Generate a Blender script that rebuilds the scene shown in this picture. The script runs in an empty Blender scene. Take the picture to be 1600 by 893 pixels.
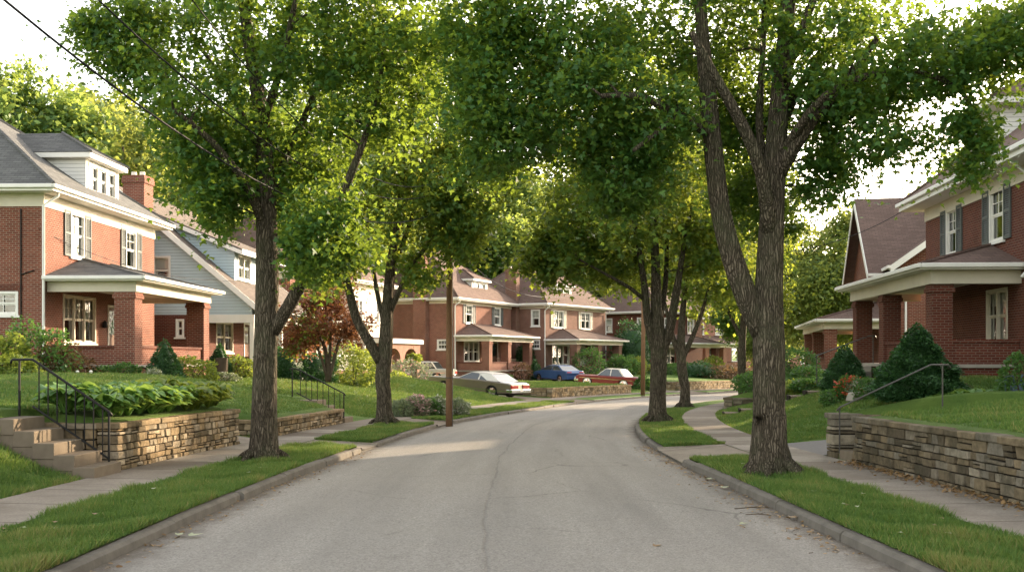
import bpy, bmesh, math, random
import numpy as np
from mathutils import Vector, Matrix

R = math.radians
random.seed(7)
rng = np.random.default_rng(11)
scene = bpy.context.scene
COL = scene.collection
H, F = 1.9, 1778.0          # eye height, focal length in photo pixels (horizon at row 560)


def at(px, py, Y):
    return Vector(((px - 800) * Y / F, Y, H - (py - 560) * Y / F))


# ---------------------------------------------------------------- bookkeeping
def tag(o, label=None, cat=None, group=None, kind=None):
    if label: o['label'] = label
    if cat: o['category'] = cat
    if group: o['group'] = group
    if kind: o['kind'] = kind
    return o


def empty(name, loc, rotz=0.0, label=None, cat=None, group=None):
    o = bpy.data.objects.new(name, None)
    o.location = loc
    o.rotation_euler = (0, 0, rotz)
    o.empty_display_size = 0.3
    COL.objects.link(o)
    return tag(o, label, cat, group)


def kids(o):
    return [c for c in COL.objects if c.parent == o]


def copy_tree(o, parent=None):
    c = o.copy()
    COL.objects.link(c)
    c.parent = parent
    for ch in list(o.children):
        copy_tree(ch, c)
    return c


class MB:
    """collects polygons, builds ONE mesh object"""
    def __init__(self):
        self.v, self.f, self.var, self.uv = [], [], [], {}

    def poly(self, pts, var=0.5):
        i = len(self.v)
        self.v += [tuple(p) for p in pts]
        self.f.append(tuple(range(i, i + len(pts))))
        self.var.append(var)

    def hexa(self, p, var=0.5):        # p: 4 bottom, 4 top
        i = len(self.v)
        self.v += [tuple(q) for q in p]
        for q in ((0, 3, 2, 1), (4, 5, 6, 7), (0, 1, 5, 4), (1, 2, 6, 5), (2, 3, 7, 6), (3, 0, 4, 7)):
            self.f.append(tuple(i + k for k in q))
            self.var.append(var)

    def box(self, x0, x1, y0, y1, z0, z1, var=0.5):
        self.hexa([(x0, y0, z0), (x1, y0, z0), (x1, y1, z0), (x0, y1, z0),
                   (x0, y0, z1), (x1, y0, z1), (x1, y1, z1), (x0, y1, z1)], var)
        return self

    def fbox(self, fr, u0, u1, n0, n1, z0, z1, var=0.5):
        self.hexa([fr(u0, n0, z0), fr(u1, n0, z0), fr(u1, n1, z0), fr(u0, n1, z0),
                   fr(u0, n0, z1), fr(u1, n0, z1), fr(u1, n1, z1), fr(u0, n1, z1)], var)
        return self

    def prism(self, pts, d):           # closed 3D polygon pushed along d
        d = Vector(d)
        a = [Vector(p) for p in pts]
        b = [p + d for p in a]
        self.poly(a[::-1]); self.poly(b)
        for i in range(len(a)):
            j = (i + 1) % len(a)
            self.poly([a[i], a[j], b[j], b[i]])
        return self

    def tube(self, path, rad, n=8, cap=True, wob=0.0):
        path = [Vector(p) for p in path]
        if not hasattr(rad, '__len__'): rad = [rad] * len(path)
        rings = []
        ref = Vector((0.31, 0.95, 0.07))
        ph = random.random() * 6
        for i, p in enumerate(path):
            t = (path[min(i + 1, len(path) - 1)] - path[max(i - 1, 0)])
            if t.length < 1e-9: t = Vector((0, 0, 1))
            t.normalize()
            a = ref - t * ref.dot(t)
            if a.length < 0.05: a = Vector((1, 0, 0)) - t * t.x
            a.normalize(); ref = a
            b = t.cross(a)
            base = len(self.v)
            for k in range(n):
                an = 2 * math.pi * k / n
                r = rad[i] * (1 + wob * math.sin(3 * an + ph + i * 0.35) + wob * 0.7 * math.sin(7 * an + ph * 2 - i * 0.2))
                self.v.append(tuple(p + (a * math.cos(an) + b * math.sin(an)) * r))
            rings.append(base)
        for i in range(len(rings) - 1):
            for k in range(n):
                k2 = (k + 1) % n
                self.f.append((rings[i] + k, rings[i] + k2, rings[i + 1] + k2, rings[i + 1] + k)); self.var.append(0.5)
        if cap:
            self.f.append(tuple(rings[0] + k for k in range(n))[::-1]); self.var.append(0.5)
            self.f.append(tuple(rings[-1] + k for k in range(n))); self.var.append(0.5)
        return self

    def lathe(self, c, prof, n=16, axis='z'):     # prof: (r, h)
        c = Vector(c); rings = []
        for r, h in prof:
            base = len(self.v)
            for k in range(n):
                a = 2 * math.pi * k / n
                q = (r * math.cos(a), r * math.sin(a), h)
                if axis == 'y': q = (q[0], q[2], q[1])
                if axis == 'x': q = (q[2], q[0], q[1])
                self.v.append(tuple(c + Vector(q)))
            rings.append(base)
        for i in range(len(rings) - 1):
            for k in range(n):
                k2 = (k + 1) % n
                self.f.append((rings[i] + k, rings[i] + k2, rings[i + 1] + k2, rings[i + 1] + k)); self.var.append(0.5)
        self.f.append(tuple(rings[0] + k for k in range(n))[::-1]); self.var.append(0.5)
        self.f.append(tuple(rings[-1] + k for k in range(n))); self.var.append(0.5)
        return self

    def build(self, name, mat, parent=None, smooth=False, bevel=0.0, merge=False):
        me = bpy.data.meshes.new(name)
        me.from_pydata(self.v, [], self.f)
        at_ = me.attributes.new('var', 'FLOAT', 'FACE')
        at_.data.foreach_set('value', np.array(self.var, dtype=np.float32))
        bm = bmesh.new(); bm.from_mesh(me)
        if merge: bmesh.ops.remove_doubles(bm, verts=bm.verts, dist=1e-4)
        bmesh.ops.recalc_face_normals(bm, faces=bm.faces)
        bm.to_mesh(me); bm.free()
        if smooth: me.polygons.foreach_set('use_smooth', [True] * len(me.polygons))
        o = bpy.data.objects.new(name, me)
        COL.objects.link(o)
        if mat: me.materials.append(mat)
        if parent: o.parent = parent
        if bevel:
            m = o.modifiers.new('bevel', 'BEVEL'); m.width = bevel; m.segments = 2; m.limit_method = 'ANGLE'; m.angle_limit = R(40)
        return o


def np_mesh(name, V, P, mat, var=None, parent=None, smooth=False):
    """V (N,3), P (M,k) -> mesh object, fast"""
    V = np.asarray(V, dtype=np.float32); P = np.asarray(P, dtype=np.int32)
    me = bpy.data.meshes.new(name)
    me.vertices.add(len(V)); me.vertices.foreach_set('co', V.ravel())
    M, k = P.shape
    me.loops.add(M * k); me.loops.foreach_set('vertex_index', P.ravel())
    me.polygons.add(M)
    me.polygons.foreach_set('loop_start', np.arange(M, dtype=np.int32) * k)
    me.polygons.foreach_set('loop_total', np.full(M, k, dtype=np.int32))
    me.update(calc_edges=True)
    if var is not None:
        a = me.attributes.new('var', 'FLOAT', 'FACE')
        a.data.foreach_set('value', np.asarray(var, dtype=np.float32))
    if smooth: me.polygons.foreach_set('use_smooth', np.ones(M, dtype=bool))
    if mat: me.materials.append(mat)
    o = bpy.data.objects.new(name, me)
    COL.objects.link(o)
    if parent: o.parent = parent
    return o


# ---------------------------------------------------------------- materials
class NT:
    def __init__(self, name):
        self.m = bpy.data.materials.new(name)
        self.m.use_nodes = True
        self.t = self.m.node_tree
        self.b = self.t.nodes['Principled BSDF']
        self.out = self.t.nodes['Material Output']

    def n(self, typ, ins=None, **props):
        nd = self.t.nodes.new(typ)
        for k, v in props.items(): setattr(nd, k, v)
        for k, v in (ins or {}).items():
            if isinstance(v, tuple) and len(v) == 2 and hasattr(v[0], 'outputs'):
                self.t.links.new(v[0].outputs[v[1]], nd.inputs[k])
            elif hasattr(v, 'outputs'):
                self.t.links.new(v.outputs[0], nd.inputs[k])
            else:
                nd.inputs[k].default_value = v
        return nd

    def link(self, a, ao, b, bi):
        self.t.links.new(a.outputs[ao], b.inputs[bi])

    def math(self, op, a, b=0.0, clamp=False):
        return self.n('ShaderNodeMath', {0: a, 1: b}, operation=op, use_clamp=clamp)

    def noise(self, vec, scale, detail=4, rough=0.55):
        return self.n('ShaderNodeTexNoise', {'Vector': vec, 'Scale': scale, 'Detail': detail, 'Roughness': rough})

    def ramp(self, fac, stops):
        r = self.n('ShaderNodeValToRGB', {'Fac': fac})
        e = r.color_ramp.elements
        while len(e) < len(stops): e.new(0.5)
        for el, (p, c) in zip(e, stops):
            el.position = p
            el.color = (c if hasattr(c, '__len__') else (c, c, c)) + ((1,) if not hasattr(c, '__len__') or len(c) == 3 else ())
        return r

    def mix(self, fac, a, b, mode='MIX'):
        m = self.n('ShaderNodeMix', data_type='RGBA', blend_type=mode)
        for idx, v in ((0, fac), (6, a), (7, b)):
            if isinstance(v, tuple) and hasattr(v[0], 'outputs'): self.t.links.new(v[0].outputs[v[1]], m.inputs[idx])
            elif hasattr(v, 'outputs'): self.t.links.new(v.outputs[0], m.inputs[idx])
            else: m.inputs[idx].default_value = v if not hasattr(v, '__len__') else tuple(v) + (1,)
        return (m, 2)

    def base(self, v):
        if isinstance(v, tuple) and hasattr(v[0], 'outputs'): self.t.links.new(v[0].outputs[v[1]], self.b.inputs['Base Color'])
        elif hasattr(v, 'outputs'): self.t.links.new(v.outputs[0], self.b.inputs['Base Color'])
        else: self.b.inputs['Base Color'].default_value = tuple(v) + (1,)

    def bump(self, h, dist=0.01, strength=1.0):
        bp = self.n('ShaderNodeBump', {'Height': h, 'Distance': dist, 'Strength': strength})
        self.link(bp, 0, self.b, 'Normal')
        return bp

    def set(self, **k):
        if k.get('Roughness', 0) >= .4 and not k.get('Metallic'): self.b.inputs['Specular IOR Level'].default_value = .12
        for a, v in k.items(): self.b.inputs[a.replace('_', ' ')].default_value = v

    def obj(self):
        return (self.n('ShaderNodeTexCoord'), 'Object')

    def pos(self):
        return (self.n('ShaderNodeNewGeometry'), 'Position')

    def attr(self, name='var'):
        return (self.n('ShaderNodeAttribute', attribute_name=name), 'Fac')

    def boxmap(self):
        """(u, z) in metres on walls and slopes, from object space"""
        tc = self.n('ShaderNodeTexCoord')
        s = self.n('ShaderNodeSeparateXYZ', {0: (tc, 'Object')})
        nn = self.n('ShaderNodeSeparateXYZ', {0: (tc, 'Normal')})
        ax = self.math('ABSOLUTE', (nn, 0)); ay = self.math('ABSOLUTE', (nn, 1))
        g = self.math('GREATER_THAN', ax, ay)
        d = self.math('SUBTRACT', (s, 1), (s, 0))
        u = self.math('ADD', (s, 0), self.math('MULTIPLY', g, d))
        return self.n('ShaderNodeCombineXYZ', {0: u, 1: (s, 2), 2: 0.0}), s


def m_plain(name, col, rough=0.6, vary=0.12, scale=6.0, metal=0.0, bump=0.0, dirt=0.0):
    t = NT(name)
    o = t.obj()
    nz = t.noise(o, scale, 6, 0.6)
    c = t.mix(nz, tuple(max(0, x * (1 - vary)) for x in col), tuple(min(1, x * (1 + vary)) for x in col))
    if dirt:
        n2 = t.noise(o, scale * 0.35, 8, 0.7)
        r = t.ramp(n2, [(0.45, 0.0), (0.75, 1.0)])
        c = t.mix(t.math('MULTIPLY', r, dirt), c, tuple(x * 0.45 for x in col))
    t.base(c); t.set(Roughness=rough, Metallic=metal)
    if bump: t.bump(nz, bump)
    return t.m


def m_brick(name, c1, c2, mortar, w=0.21, h=0.072):
    t = NT(name)
    uv, s = t.boxmap()
    b = t.n('ShaderNodeTexBrick', {'Vector': uv, 'Color1': c1 + (1,), 'Color2': c2 + (1,), 'Mortar': mortar + (1,), 'Scale': 1.0,
                                   'Mortar Size': 0.010, 'Mortar Smooth': 0.25, 'Bias': -0.1, 'Brick Width': w, 'Row Height': h})
    o = t.obj()
    big = t.noise(o, 0.7, 5, 0.65)
    c = t.mix(t.ramp(big, [(0.3, 0.0), (0.75, 1.0)]), (b, 0), t.mix(0.75, (b, 0), (0.55, 0.5, 0.47), 'MULTIPLY'))
    fine = t.noise(o, 40, 3)
    c = t.mix(0.35, c, fine, 'OVERLAY')
    t.base(c); t.set(Roughness=0.85)
    t.bump(t.math('SUBTRACT', t.math('MULTIPLY', fine, 0.15), (b, 1)), 0.006)
    return t.m


def m_shingle(name, c1, c2, w=0.32, h=0.085):
    t = NT(name)
    uv, s = t.boxmap()
    b = t.n('ShaderNodeTexBrick', {'Vector': uv, 'Color1': c1 + (1,), 'Color2': c2 + (1,), 'Mortar': tuple(x * 0.3 for x in c1) + (1,),
                                   'Scale': 1.0, 'Mortar Size': 0.006, 'Mortar Smooth': 0.2, 'Bias': 0.0, 'Brick Width': w, 'Row Height': h})
    o = t.obj()
    big = t.noise(o, 0.9, 6, 0.7)
    fr = t.math('FRACT', t.math('DIVIDE', (s, 2), h))
    c = t.mix(t.ramp(big, [(0.35, 0.0), (0.7, 0.6)]), (b, 0), tuple(x * 0.6 for x in c1))
    c = t.mix(0.3, c, t.noise(o, 60, 2), 'OVERLAY')
    t.base(c); t.set(Roughness=0.9)
    t.bump(t.math('SUBTRACT', fr, (b, 1)), 0.012)
    return t.m


def m_siding(name, col, pitch=0.14):
    t = NT(name)
    o = t.obj()
    s = t.n('ShaderNodeSeparateXYZ', {0: o})
    fr = t.math('FRACT', t.math('DIVIDE', (s, 2), pitch))
    edge = t.ramp(fr, [(0.0, 0.0), (0.09, 0.0), (0.13, 1.0), (1.0, 1.0)])
    nz = t.noise(o, 1.2, 6, 0.7)
    c = t.mix(nz, tuple(x * 0.82 for x in col), tuple(min(1, x * 1.1) for x in col))
    c = t.mix(edge, tuple(x * 0.45 for x in col), c)
    t.base(c); t.set(Roughness=0.55)
    t.bump(t.math('SUBTRACT', 1.0, fr), 0.012)
    return t.m


def m_leaf(name, dark, light, trans, tfac=0.45, rough=0.5, hue_rand=0.0):
    t = NT(name)
    v = t.attr('var')
    c = t.mix(v, dark, light)
    tc = t.mix(v, tuple(x * 0.8 for x in trans), tuple(min(1, x * 1.25) for x in trans))
    if hue_rand:
        oi = t.n('ShaderNodeObjectInfo')
        sc = t.n('ShaderNodeMapRange', {'Value': (oi, 'Random'), 3: 0.5 - hue_rand, 4: 0.5 + hue_rand})
        hs = t.n('ShaderNodeHueSaturation', {'Hue': sc, 'Saturation': 1.0, 'Value': 1.0, 'Color': c}); c = (hs, 0)
        hs2 = t.n('ShaderNodeHueSaturation', {'Hue': sc, 'Saturation': 1.0, 'Value': 1.0, 'Color': tc}); tc = (hs2, 0)
    t.base(c); t.set(Roughness=rough)
    t.b.inputs['Specular IOR Level'].default_value = 0.35
    tr = t.n('ShaderNodeBsdfTranslucent', {'Color': tc})
    mx = t.n('ShaderNodeMixShader', {0: tfac, 1: (t.b, 0), 2: (tr, 0)})
    t.link(mx, 0, t.out, 'Surface')
    return t.m


def m_bark(name, c1, c2):
    t = NT(name)
    o = t.obj()
    wv = t.n('ShaderNodeMix', {'Factor': 0.10, 4: o, 5: (t.noise(o, 4.0, 3), 'Color')}, data_type='VECTOR')
    mp = t.n('ShaderNodeMapping', {'Vector': (wv, 1), 'Scale': (1, 1, 0.07)})
    vo = t.n('ShaderNodeTexVoronoi', {'Vector': (mp, 0), 'Scale': 34.0}, feature='DISTANCE_TO_EDGE')
    nz = t.noise((mp, 0), 30, 6, 0.7)
    big = t.noise(o, 1.6, 5, 0.65)
    ridge = t.math('MULTIPLY', t.math('MULTIPLY', (vo, 0), 3.0, True), nz)
    c = t.mix(t.ramp(ridge, [(0.02, 0.0), (0.5, 1.0)]), c1, c2)
    c = t.mix(t.ramp(big, [(0.45, 0.0), (0.7, 0.55)]), c, (0.075, 0.085, 0.045))
    t.base(c); t.set(Roughness=0.95)
    t.bump(ridge, 0.07)
    return t.m


def m_stone(name, tint=(1, 1, 1)):
    t = NT(name)
    v = t.attr('var'); o = t.obj()
    r = t.ramp(v, [(0.0, (0.10, 0.085, 0.065)), (0.3, (0.19, 0.155, 0.11)), (0.55, (0.27, 0.215, 0.145)), (0.8, (0.23, 0.21, 0.18)), (1.0, (0.36, 0.32, 0.26))])
    nz = t.noise(o, 9, 8, 0.68)
    c = t.mix(0.75, r, nz, 'OVERLAY')
    bl = t.noise(o, 2.3, 6, 0.7)
    c = t.mix(t.ramp(bl, [(0.45, 0.0), (0.72, 0.8)]), c, (0.055, 0.055, 0.04))
    c = t.mix(1.0, c, tint, 'MULTIPLY')
    t.base(c); t.set(Roughness=0.95)
    t.bump(t.noise(o, 16, 8, 0.75), 0.03)
    return t.m


def m_glass(name, refl=0.07, tint=(0.75, 0.8, 0.8)):
    t = NT(name)
    fr = t.n('ShaderNodeFresnel', {'IOR': 1.5})
    fac = t.math('ADD', fr, refl, True)
    tr = t.n('ShaderNodeBsdfTransparent', {'Color': tint + (1,)})
    o = t.obj()
    gl = t.n('ShaderNodeBsdfGlossy', {'Color': (0.9, 0.92, 0.95, 1), 'Roughness': 0.03})
    bp = t.n('ShaderNodeBump', {'Height': t.noise(o, 3.0, 2), 'Distance': 0.01, 'Strength': 0.4}); t.link(bp, 0, gl, 'Normal')
    mx = t.n('ShaderNodeMixShader', {0: fac, 1: (tr, 0), 2: (gl, 0)})
    t.link(mx, 0, t.out, 'Surface')
    return t.m


M = {}
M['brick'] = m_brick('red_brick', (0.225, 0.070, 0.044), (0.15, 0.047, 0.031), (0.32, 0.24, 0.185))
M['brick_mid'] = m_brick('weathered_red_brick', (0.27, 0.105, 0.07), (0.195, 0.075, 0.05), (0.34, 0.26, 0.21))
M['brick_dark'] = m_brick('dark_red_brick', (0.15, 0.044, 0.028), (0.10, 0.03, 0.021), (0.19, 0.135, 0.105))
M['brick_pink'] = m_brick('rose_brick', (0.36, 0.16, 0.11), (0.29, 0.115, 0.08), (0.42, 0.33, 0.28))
M['brick_brown'] = m_brick('brown_brick', (0.24, 0.115, 0.08), (0.18, 0.08, 0.055), (0.32, 0.26, 0.22))
M['shingle_grey'] = m_shingle('grey_shingles', (0.15, 0.15, 0.145), (0.10, 0.10, 0.10))
M['shingle_taupe'] = m_shingle('taupe_shingles', (0.17, 0.14, 0.12), (0.12, 0.10, 0.09))
M['shingle_brown'] = m_shingle('brown_shingles', (0.19, 0.13, 0.11), (0.14, 0.098, 0.083))
M['siding_grey'] = m_siding('grey_siding', (0.45, 0.55, 0.59))
M['siding_white'] = m_siding('white_siding', (0.72, 0.71, 0.67))
M['white'] = m_plain('white_paint', (0.74, 0.72, 0.67), 0.6, 0.08, 2.5, dirt=0.22)
M['cream'] = m_plain('cream_paint', (0.58, 0.53, 0.43), 0.6, 0.1, 2.5, dirt=0.25)
M['stucco'] = m_plain('pale_stucco', (0.72, 0.66, 0.56), 0.8, 0.08, 5, bump=0.003)
M['shutter'] = m_plain('grey_shutter_paint', (0.10, 0.11, 0.105), 0.5, 0.1, 8)
M['glass'] = m_glass('window_glass')
M['blind'] = m_plain('pale_blind', (0.62, 0.58, 0.50), 0.8, 0.08, 9)
M['curtain'] = m_plain('grey_curtain', (0.30, 0.28, 0.25), 0.9, 0.15, 9)
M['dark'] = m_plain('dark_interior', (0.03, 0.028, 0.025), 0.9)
M['wood_door'] = m_plain('brown_door', (0.12, 0.06, 0.035), 0.45, 0.2, 9)
M['concrete'] = m_plain('old_concrete', (0.30, 0.275, 0.235), 0.9, 0.22, 5, bump=0.006, dirt=0.35)
M['conc_step'] = m_plain('step_concrete', (0.18, 0.145, 0.108), 0.9, 0.3, 5, bump=0.006, dirt=0.4)
M['stone'] = m_stone('wall_stone', (1.22, 1.10, .93))
M['stone_grey'] = m_stone('grey_wall_stone', (.78, .76, .70))
M['stone_far'] = m_stone('tan_wall_stone', (1.3, 1.17, .97))
M['mortar'] = m_plain('dark_joint', (0.025, 0.021, 0.016), 1.0, 0.3, 8)
M['iron'] = m_plain('black_iron', (0.018, 0.017, 0.016), 0.45, 0.2, 10)
M['steel'] = m_plain('worn_steel_rail', (0.07, 0.065, 0.06), 0.35, 0.3, 10, metal=0.4)
M['pole'] = m_plain('brown_pole_wood', (0.20, 0.115, 0.065), 0.85, 0.35, 7, bump=0.01)
M['wire'] = m_plain('black_cable', (0.02, 0.02, 0.025), 0.6)
M['chrome'] = m_plain('chrome', (0.75, 0.75, 0.75), 0.12, 0.05, 4, metal=1.0)
M['rubber'] = m_plain('tyre_rubber', (0.025, 0.025, 0.025), 0.8)
M['tail'] = m_plain('red_lens', (0.45, 0.04, 0.03), 0.2)
M['bark'] = m_bark('maple_bark', (0.036, 0.029, 0.020), (0.205, 0.168, 0.125))
M['bark_far'] = m_plain('dark_bark', (0.085, 0.065, 0.048), 0.95, 0.35, 9, bump=0.02)
M['leaf_a'] = m_leaf('maple_leaf', (0.013, 0.060, 0.014), (0.054, 0.138, 0.033), (0.33, 0.45, 0.045), 0.40)
M['leaf_b'] = m_leaf('street_tree_leaf', (0.015, 0.064, 0.014), (0.064, 0.148, 0.033), (0.44, 0.50, 0.055), 0.44)
M['leaf_bg'] = m_leaf('woodland_leaf', (0.034, 0.090, 0.022), (0.115, 0.195, 0.050), (0.40, 0.48, 0.09), 0.45, hue_rand=0.02)
M['leaf_red'] = m_leaf('copper_leaf', (0.095, 0.036, 0.020), (0.20, 0.075, 0.036), (0.45, 0.19, 0.07), 0.42)
M['leaf_conifer'] = m_leaf('conifer_needles', (0.016, 0.055, 0.020), (0.05, 0.120, 0.038), (0.08, 0.2, 0.04), 0.25)
M['leaf_hedge'] = m_leaf('hedge_leaf', (0.026, 0.080, 0.020), (0.075, 0.16, 0.038), (0.18, 0.34, 0.06), 0.35)
M['leaf_lime'] = m_leaf('lime_shrub_leaf', (0.06, 0.12, 0.02), (0.19, 0.24, 0.04), (0.42, 0.48, 0.07), 0.4)
M['leaf_hosta'] = m_leaf('hosta_leaf', (0.05, 0.14, 0.035), (0.16, 0.29, 0.07), (0.34, 0.5, 0.09), 0.35)
M['leaf_rust'] = m_leaf('rust_shrub_leaf', (0.07, 0.045, 0.022), (0.17, 0.10, 0.05), (0.3, 0.18, 0.08), 0.3)
M['leaf_grey'] = m_leaf('silvery_shrub_leaf', (0.11, 0.15, 0.08), (0.26, 0.30, 0.19), (0.35, 0.4, 0.2), 0.3)
M['petal_red'] = m_leaf('red_petal', (0.50, 0.06, 0.03), (0.65, 0.14, 0.07), (0.7, 0.2, 0.1), 0.3)
M['petal_pink'] = m_leaf('pink_petal', (0.50, 0.28, 0.30), (0.75, 0.55, 0.52), (0.7, 0.4, 0.4), 0.3)
M['petal_white'] = m_leaf('white_petal', (0.6, 0.58, 0.52), (0.8, 0.78, 0.72), (0.7, 0.7, 0.6), 0.3)
def m_grass():
    t = NT('grass_blade')
    v = t.attr('var')
    c = t.ramp(v, [(0.0, (.032, .088, .018)), (.55, (.086, .166, .036)), (.85, (.155, .205, .052)), (1.0, (.27, .23, .09))])
    t.base(c); t.set(Roughness=.6); t.b.inputs['Specular IOR Level'].default_value = .25
    tr = t.n('ShaderNodeBsdfTranslucent', {'Color': t.mix(.5, c, (.3, .4, .06))})
    mx = t.n('ShaderNodeMixShader', {0: .3, 1: (t.b, 0), 2: (tr, 0)}); t.link(mx, 0, t.out, 'Surface')
    return t.m


M['grass'] = m_grass()
M['dead_leaf'] = m_leaf('dry_leaf', (0.16, 0.085, 0.035), (0.34, 0.22, 0.10), (0.3, 0.2, 0.08), 0.25)
M['pale_leaf'] = m_leaf('pale_leaf_underside', (0.30, 0.34, 0.20), (0.45, 0.48, 0.30), (0.4, 0.4, 0.2), 0.25)


def m_asphalt():
    t = NT('worn_asphalt')
    uvn = t.n('ShaderNodeUVMap', uv_map='UVMap')
    s = t.n('ShaderNodeSeparateXYZ', {0: (uvn, 0)})
    p = t.pos()
    fine = t.n('ShaderNodeTexVoronoi', {'Vector': p, 'Scale': 60.0})
    f2 = t.noise(p, 30, 5, 0.8)
    c = t.mix((fine, 'Color'), (0.195, 0.178, 0.16), (0.37, 0.345, 0.31))
    c = t.mix(0.55, c, f2, 'OVERLAY')
    st = t.n('ShaderNodeMapping', {'Vector': (uvn, 0), 'Scale': (1.3, 0.10, 1)})
    band = t.noise((st, 0), 1.0, 5, 0.6)
    c = t.mix(t.ramp(band, [(0.38, 0.0), (0.68, 0.6)]), c, (0.19, 0.176, 0.16))
    blot = t.noise(p, 0.55, 7, 0.7)
    c = t.mix(t.ramp(blot, [(0.5, 0.0), (0.75, 0.45)]), c, (0.30, 0.275, 0.24))
    # gutter grime along both edges, worn centre seam, hairline cracks: wear of the surface itself
    edge = t.math('SUBTRACT', 3.62, t.math('ABSOLUTE', (s, 0)))
    en = t.math('ADD', edge, t.math('MULTIPLY', t.math('SUBTRACT', t.noise(p, 2.5, 6, 0.7), 0.5), 0.9))
    c = t.mix(t.ramp(en, [(0.05, 0.75), (0.45, 0.0)]), c, (0.10, 0.08, 0.06))
    wob = t.n('ShaderNodeTexNoise', {'Scale': 0.16, 'Detail': 5.0}, noise_dimensions='1D'); t.link(s, 1, wob, 'W')
    wob2 = t.n('ShaderNodeTexNoise', {'Scale': 3.0, 'Detail': 4.0}, noise_dimensions='1D'); t.link(s, 1, wob2, 'W')
    off = t.math('ADD', t.math('MULTIPLY', t.math('SUBTRACT', wob, 0.5), 0.45), t.math('MULTIPLY', t.math('SUBTRACT', wob2, 0.5), 0.012))
    cr = t.math('ABSOLUTE', t.math('SUBTRACT', (s, 0), t.math('ADD', off, -0.12)))
    brk = t.ramp(t.noise(p, 1.1, 4, 0.7), [(0.35, 0.25), (0.55, 1.0)])
    cm = t.math('MULTIPLY', t.ramp(cr, [(0.003, 1.0), (0.03, 0.0)]), brk)
    side = t.ramp(cr, [(0.05, 0.22), (0.35, 0.0)])
    c = t.mix(t.math('MULTIPLY', side, blot), c, (0.10, 0.092, 0.085))
    c = t.mix(t.math('MULTIPLY', cm, 0.24), c, (0.06, 0.055, 0.05))
    wp = t.n('ShaderNodeMix', {'Factor': 0.25, 4: p, 5: (t.noise(p, 1.5, 4), 'Color')}, data_type='VECTOR')
    vc = t.n('ShaderNodeTexVoronoi', {'Vector': (wp, 1), 'Scale': 0.42}, feature='DISTANCE_TO_EDGE')
    hair = t.math('MULTIPLY', t.ramp((vc, 0), [(0.002, 1.0), (0.008, 0.0)]), t.ramp(t.noise(p, 0.4, 3), [(0.5, 0.0), (0.6, 0.5)]))
    c = t.mix(hair, c, (0.06, 0.055, 0.05))
    t.base(c); t.set(Roughness=0.88)
    t.bump(t.math('ADD', (fine, 0), t.math('MULTIPLY', cm, -2.0)), 0.006)
    return t.m


def m_walk(name, joint=1.5, tint=(1, 1, 1)):
    t = NT(name)
    uvn = t.n('ShaderNodeUVMap', uv_map='UVMap')
    s = t.n('ShaderNodeSeparateXYZ', {0: (uvn, 0)})
    p = t.pos()
    q = t.math('DIVIDE', (s, 1), joint)
    fr = t.math('FRACT', q)
    slab = t.n('ShaderNodeTexWhiteNoise', noise_dimensions='1D'); t.link(t.math('FLOOR', q), 0, slab, 'W')
    c = t.mix((slab, 0), (0.165, 0.138, 0.112), (0.31, 0.275, 0.235))
    c = t.mix(0.6, c, t.noise(p, 30, 5, 0.7), 'OVERLAY')
    c = t.mix(t.ramp(t.noise(p, 1.1, 7, 0.7), [(0.42, 0.0), (0.72, 0.75)]), c, (0.14, 0.115, 0.09))
    j = t.ramp(fr, [(0.0, 1.0), (0.012, 1.0), (0.025, 0.0)])
    c = t.mix(t.math('MULTIPLY', j, 0.8), c, (0.05, 0.045, 0.03))
    c = t.mix(1.0, c, tint, 'MULTIPLY')
    t.base(c); t.set(Roughness=0.92)
    t.bump(t.math('SUBTRACT', t.noise(p, 25, 5, 0.7), t.math('MULTIPLY', j, 1.5)), 0.006)
    return t.m


def m_lawn():
    t = NT('lawn_grass')
    p = t.pos()
    n1 = t.noise(p, 60, 4, 0.75); n2 = t.noise(p, 1.3, 6, 0.65); n3 = t.noise(p, 9, 5, 0.7)
    c = t.mix(t.ramp(n1, [(0.3, 0.0), (0.7, 1.0)]), (0.052, 0.118, 0.025), (0.132, 0.208, 0.048))
    c = t.mix(t.ramp(n2, [(0.35, 0.0), (0.7, 0.65)]), c, (0.135, 0.210, 0.045))
    c = t.mix(t.ramp(n3, [(0.52, 0.0), (0.75, 0.6)]), c, (0.060, 0.125, 0.022))
    # mowing stripes
    mp = t.n('ShaderNodeMapping', {'Vector': p, 'Rotation': (0, 0, R(28))})
    wv = t.n('ShaderNodeTexWave', {'Vector': (mp, 0), 'Scale': 0.35, 'Distortion': 2.5, 'Detail': 3.0})
    c = t.mix(t.math('MULTIPLY', (wv, 1), 0.28), c, (0.165, 0.235, 0.05))
    t.base(c); t.set(Roughness=0.9)
    t.b.inputs['Specular IOR Level'].default_value = 0.15
    t.bump(t.math('ADD', n1, n3), 0.05)
    return t.m


M['asphalt'] = m_asphalt()
M['walk'] = m_walk('sidewalk_slabs')
M['apron'] = m_walk('driveway_concrete', 3.0, (1.02, 1.0, 0.97))
M['drive_asphalt'] = m_plain('driveway_asphalt', (0.17, 0.16, 0.155), 0.9, 0.25, 18, bump=0.006)
M['lawn'] = m_lawn()
M['soil'] = m_plain('dark_soil', (0.06, 0.042, 0.028), 1.0, 0.4, 20, bump=0.02)
M['kerb'] = m_plain('kerb_concrete', (0.155, 0.14, 0.12), 0.9, 0.35, 5, bump=0.015, dirt=0.6)
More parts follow.
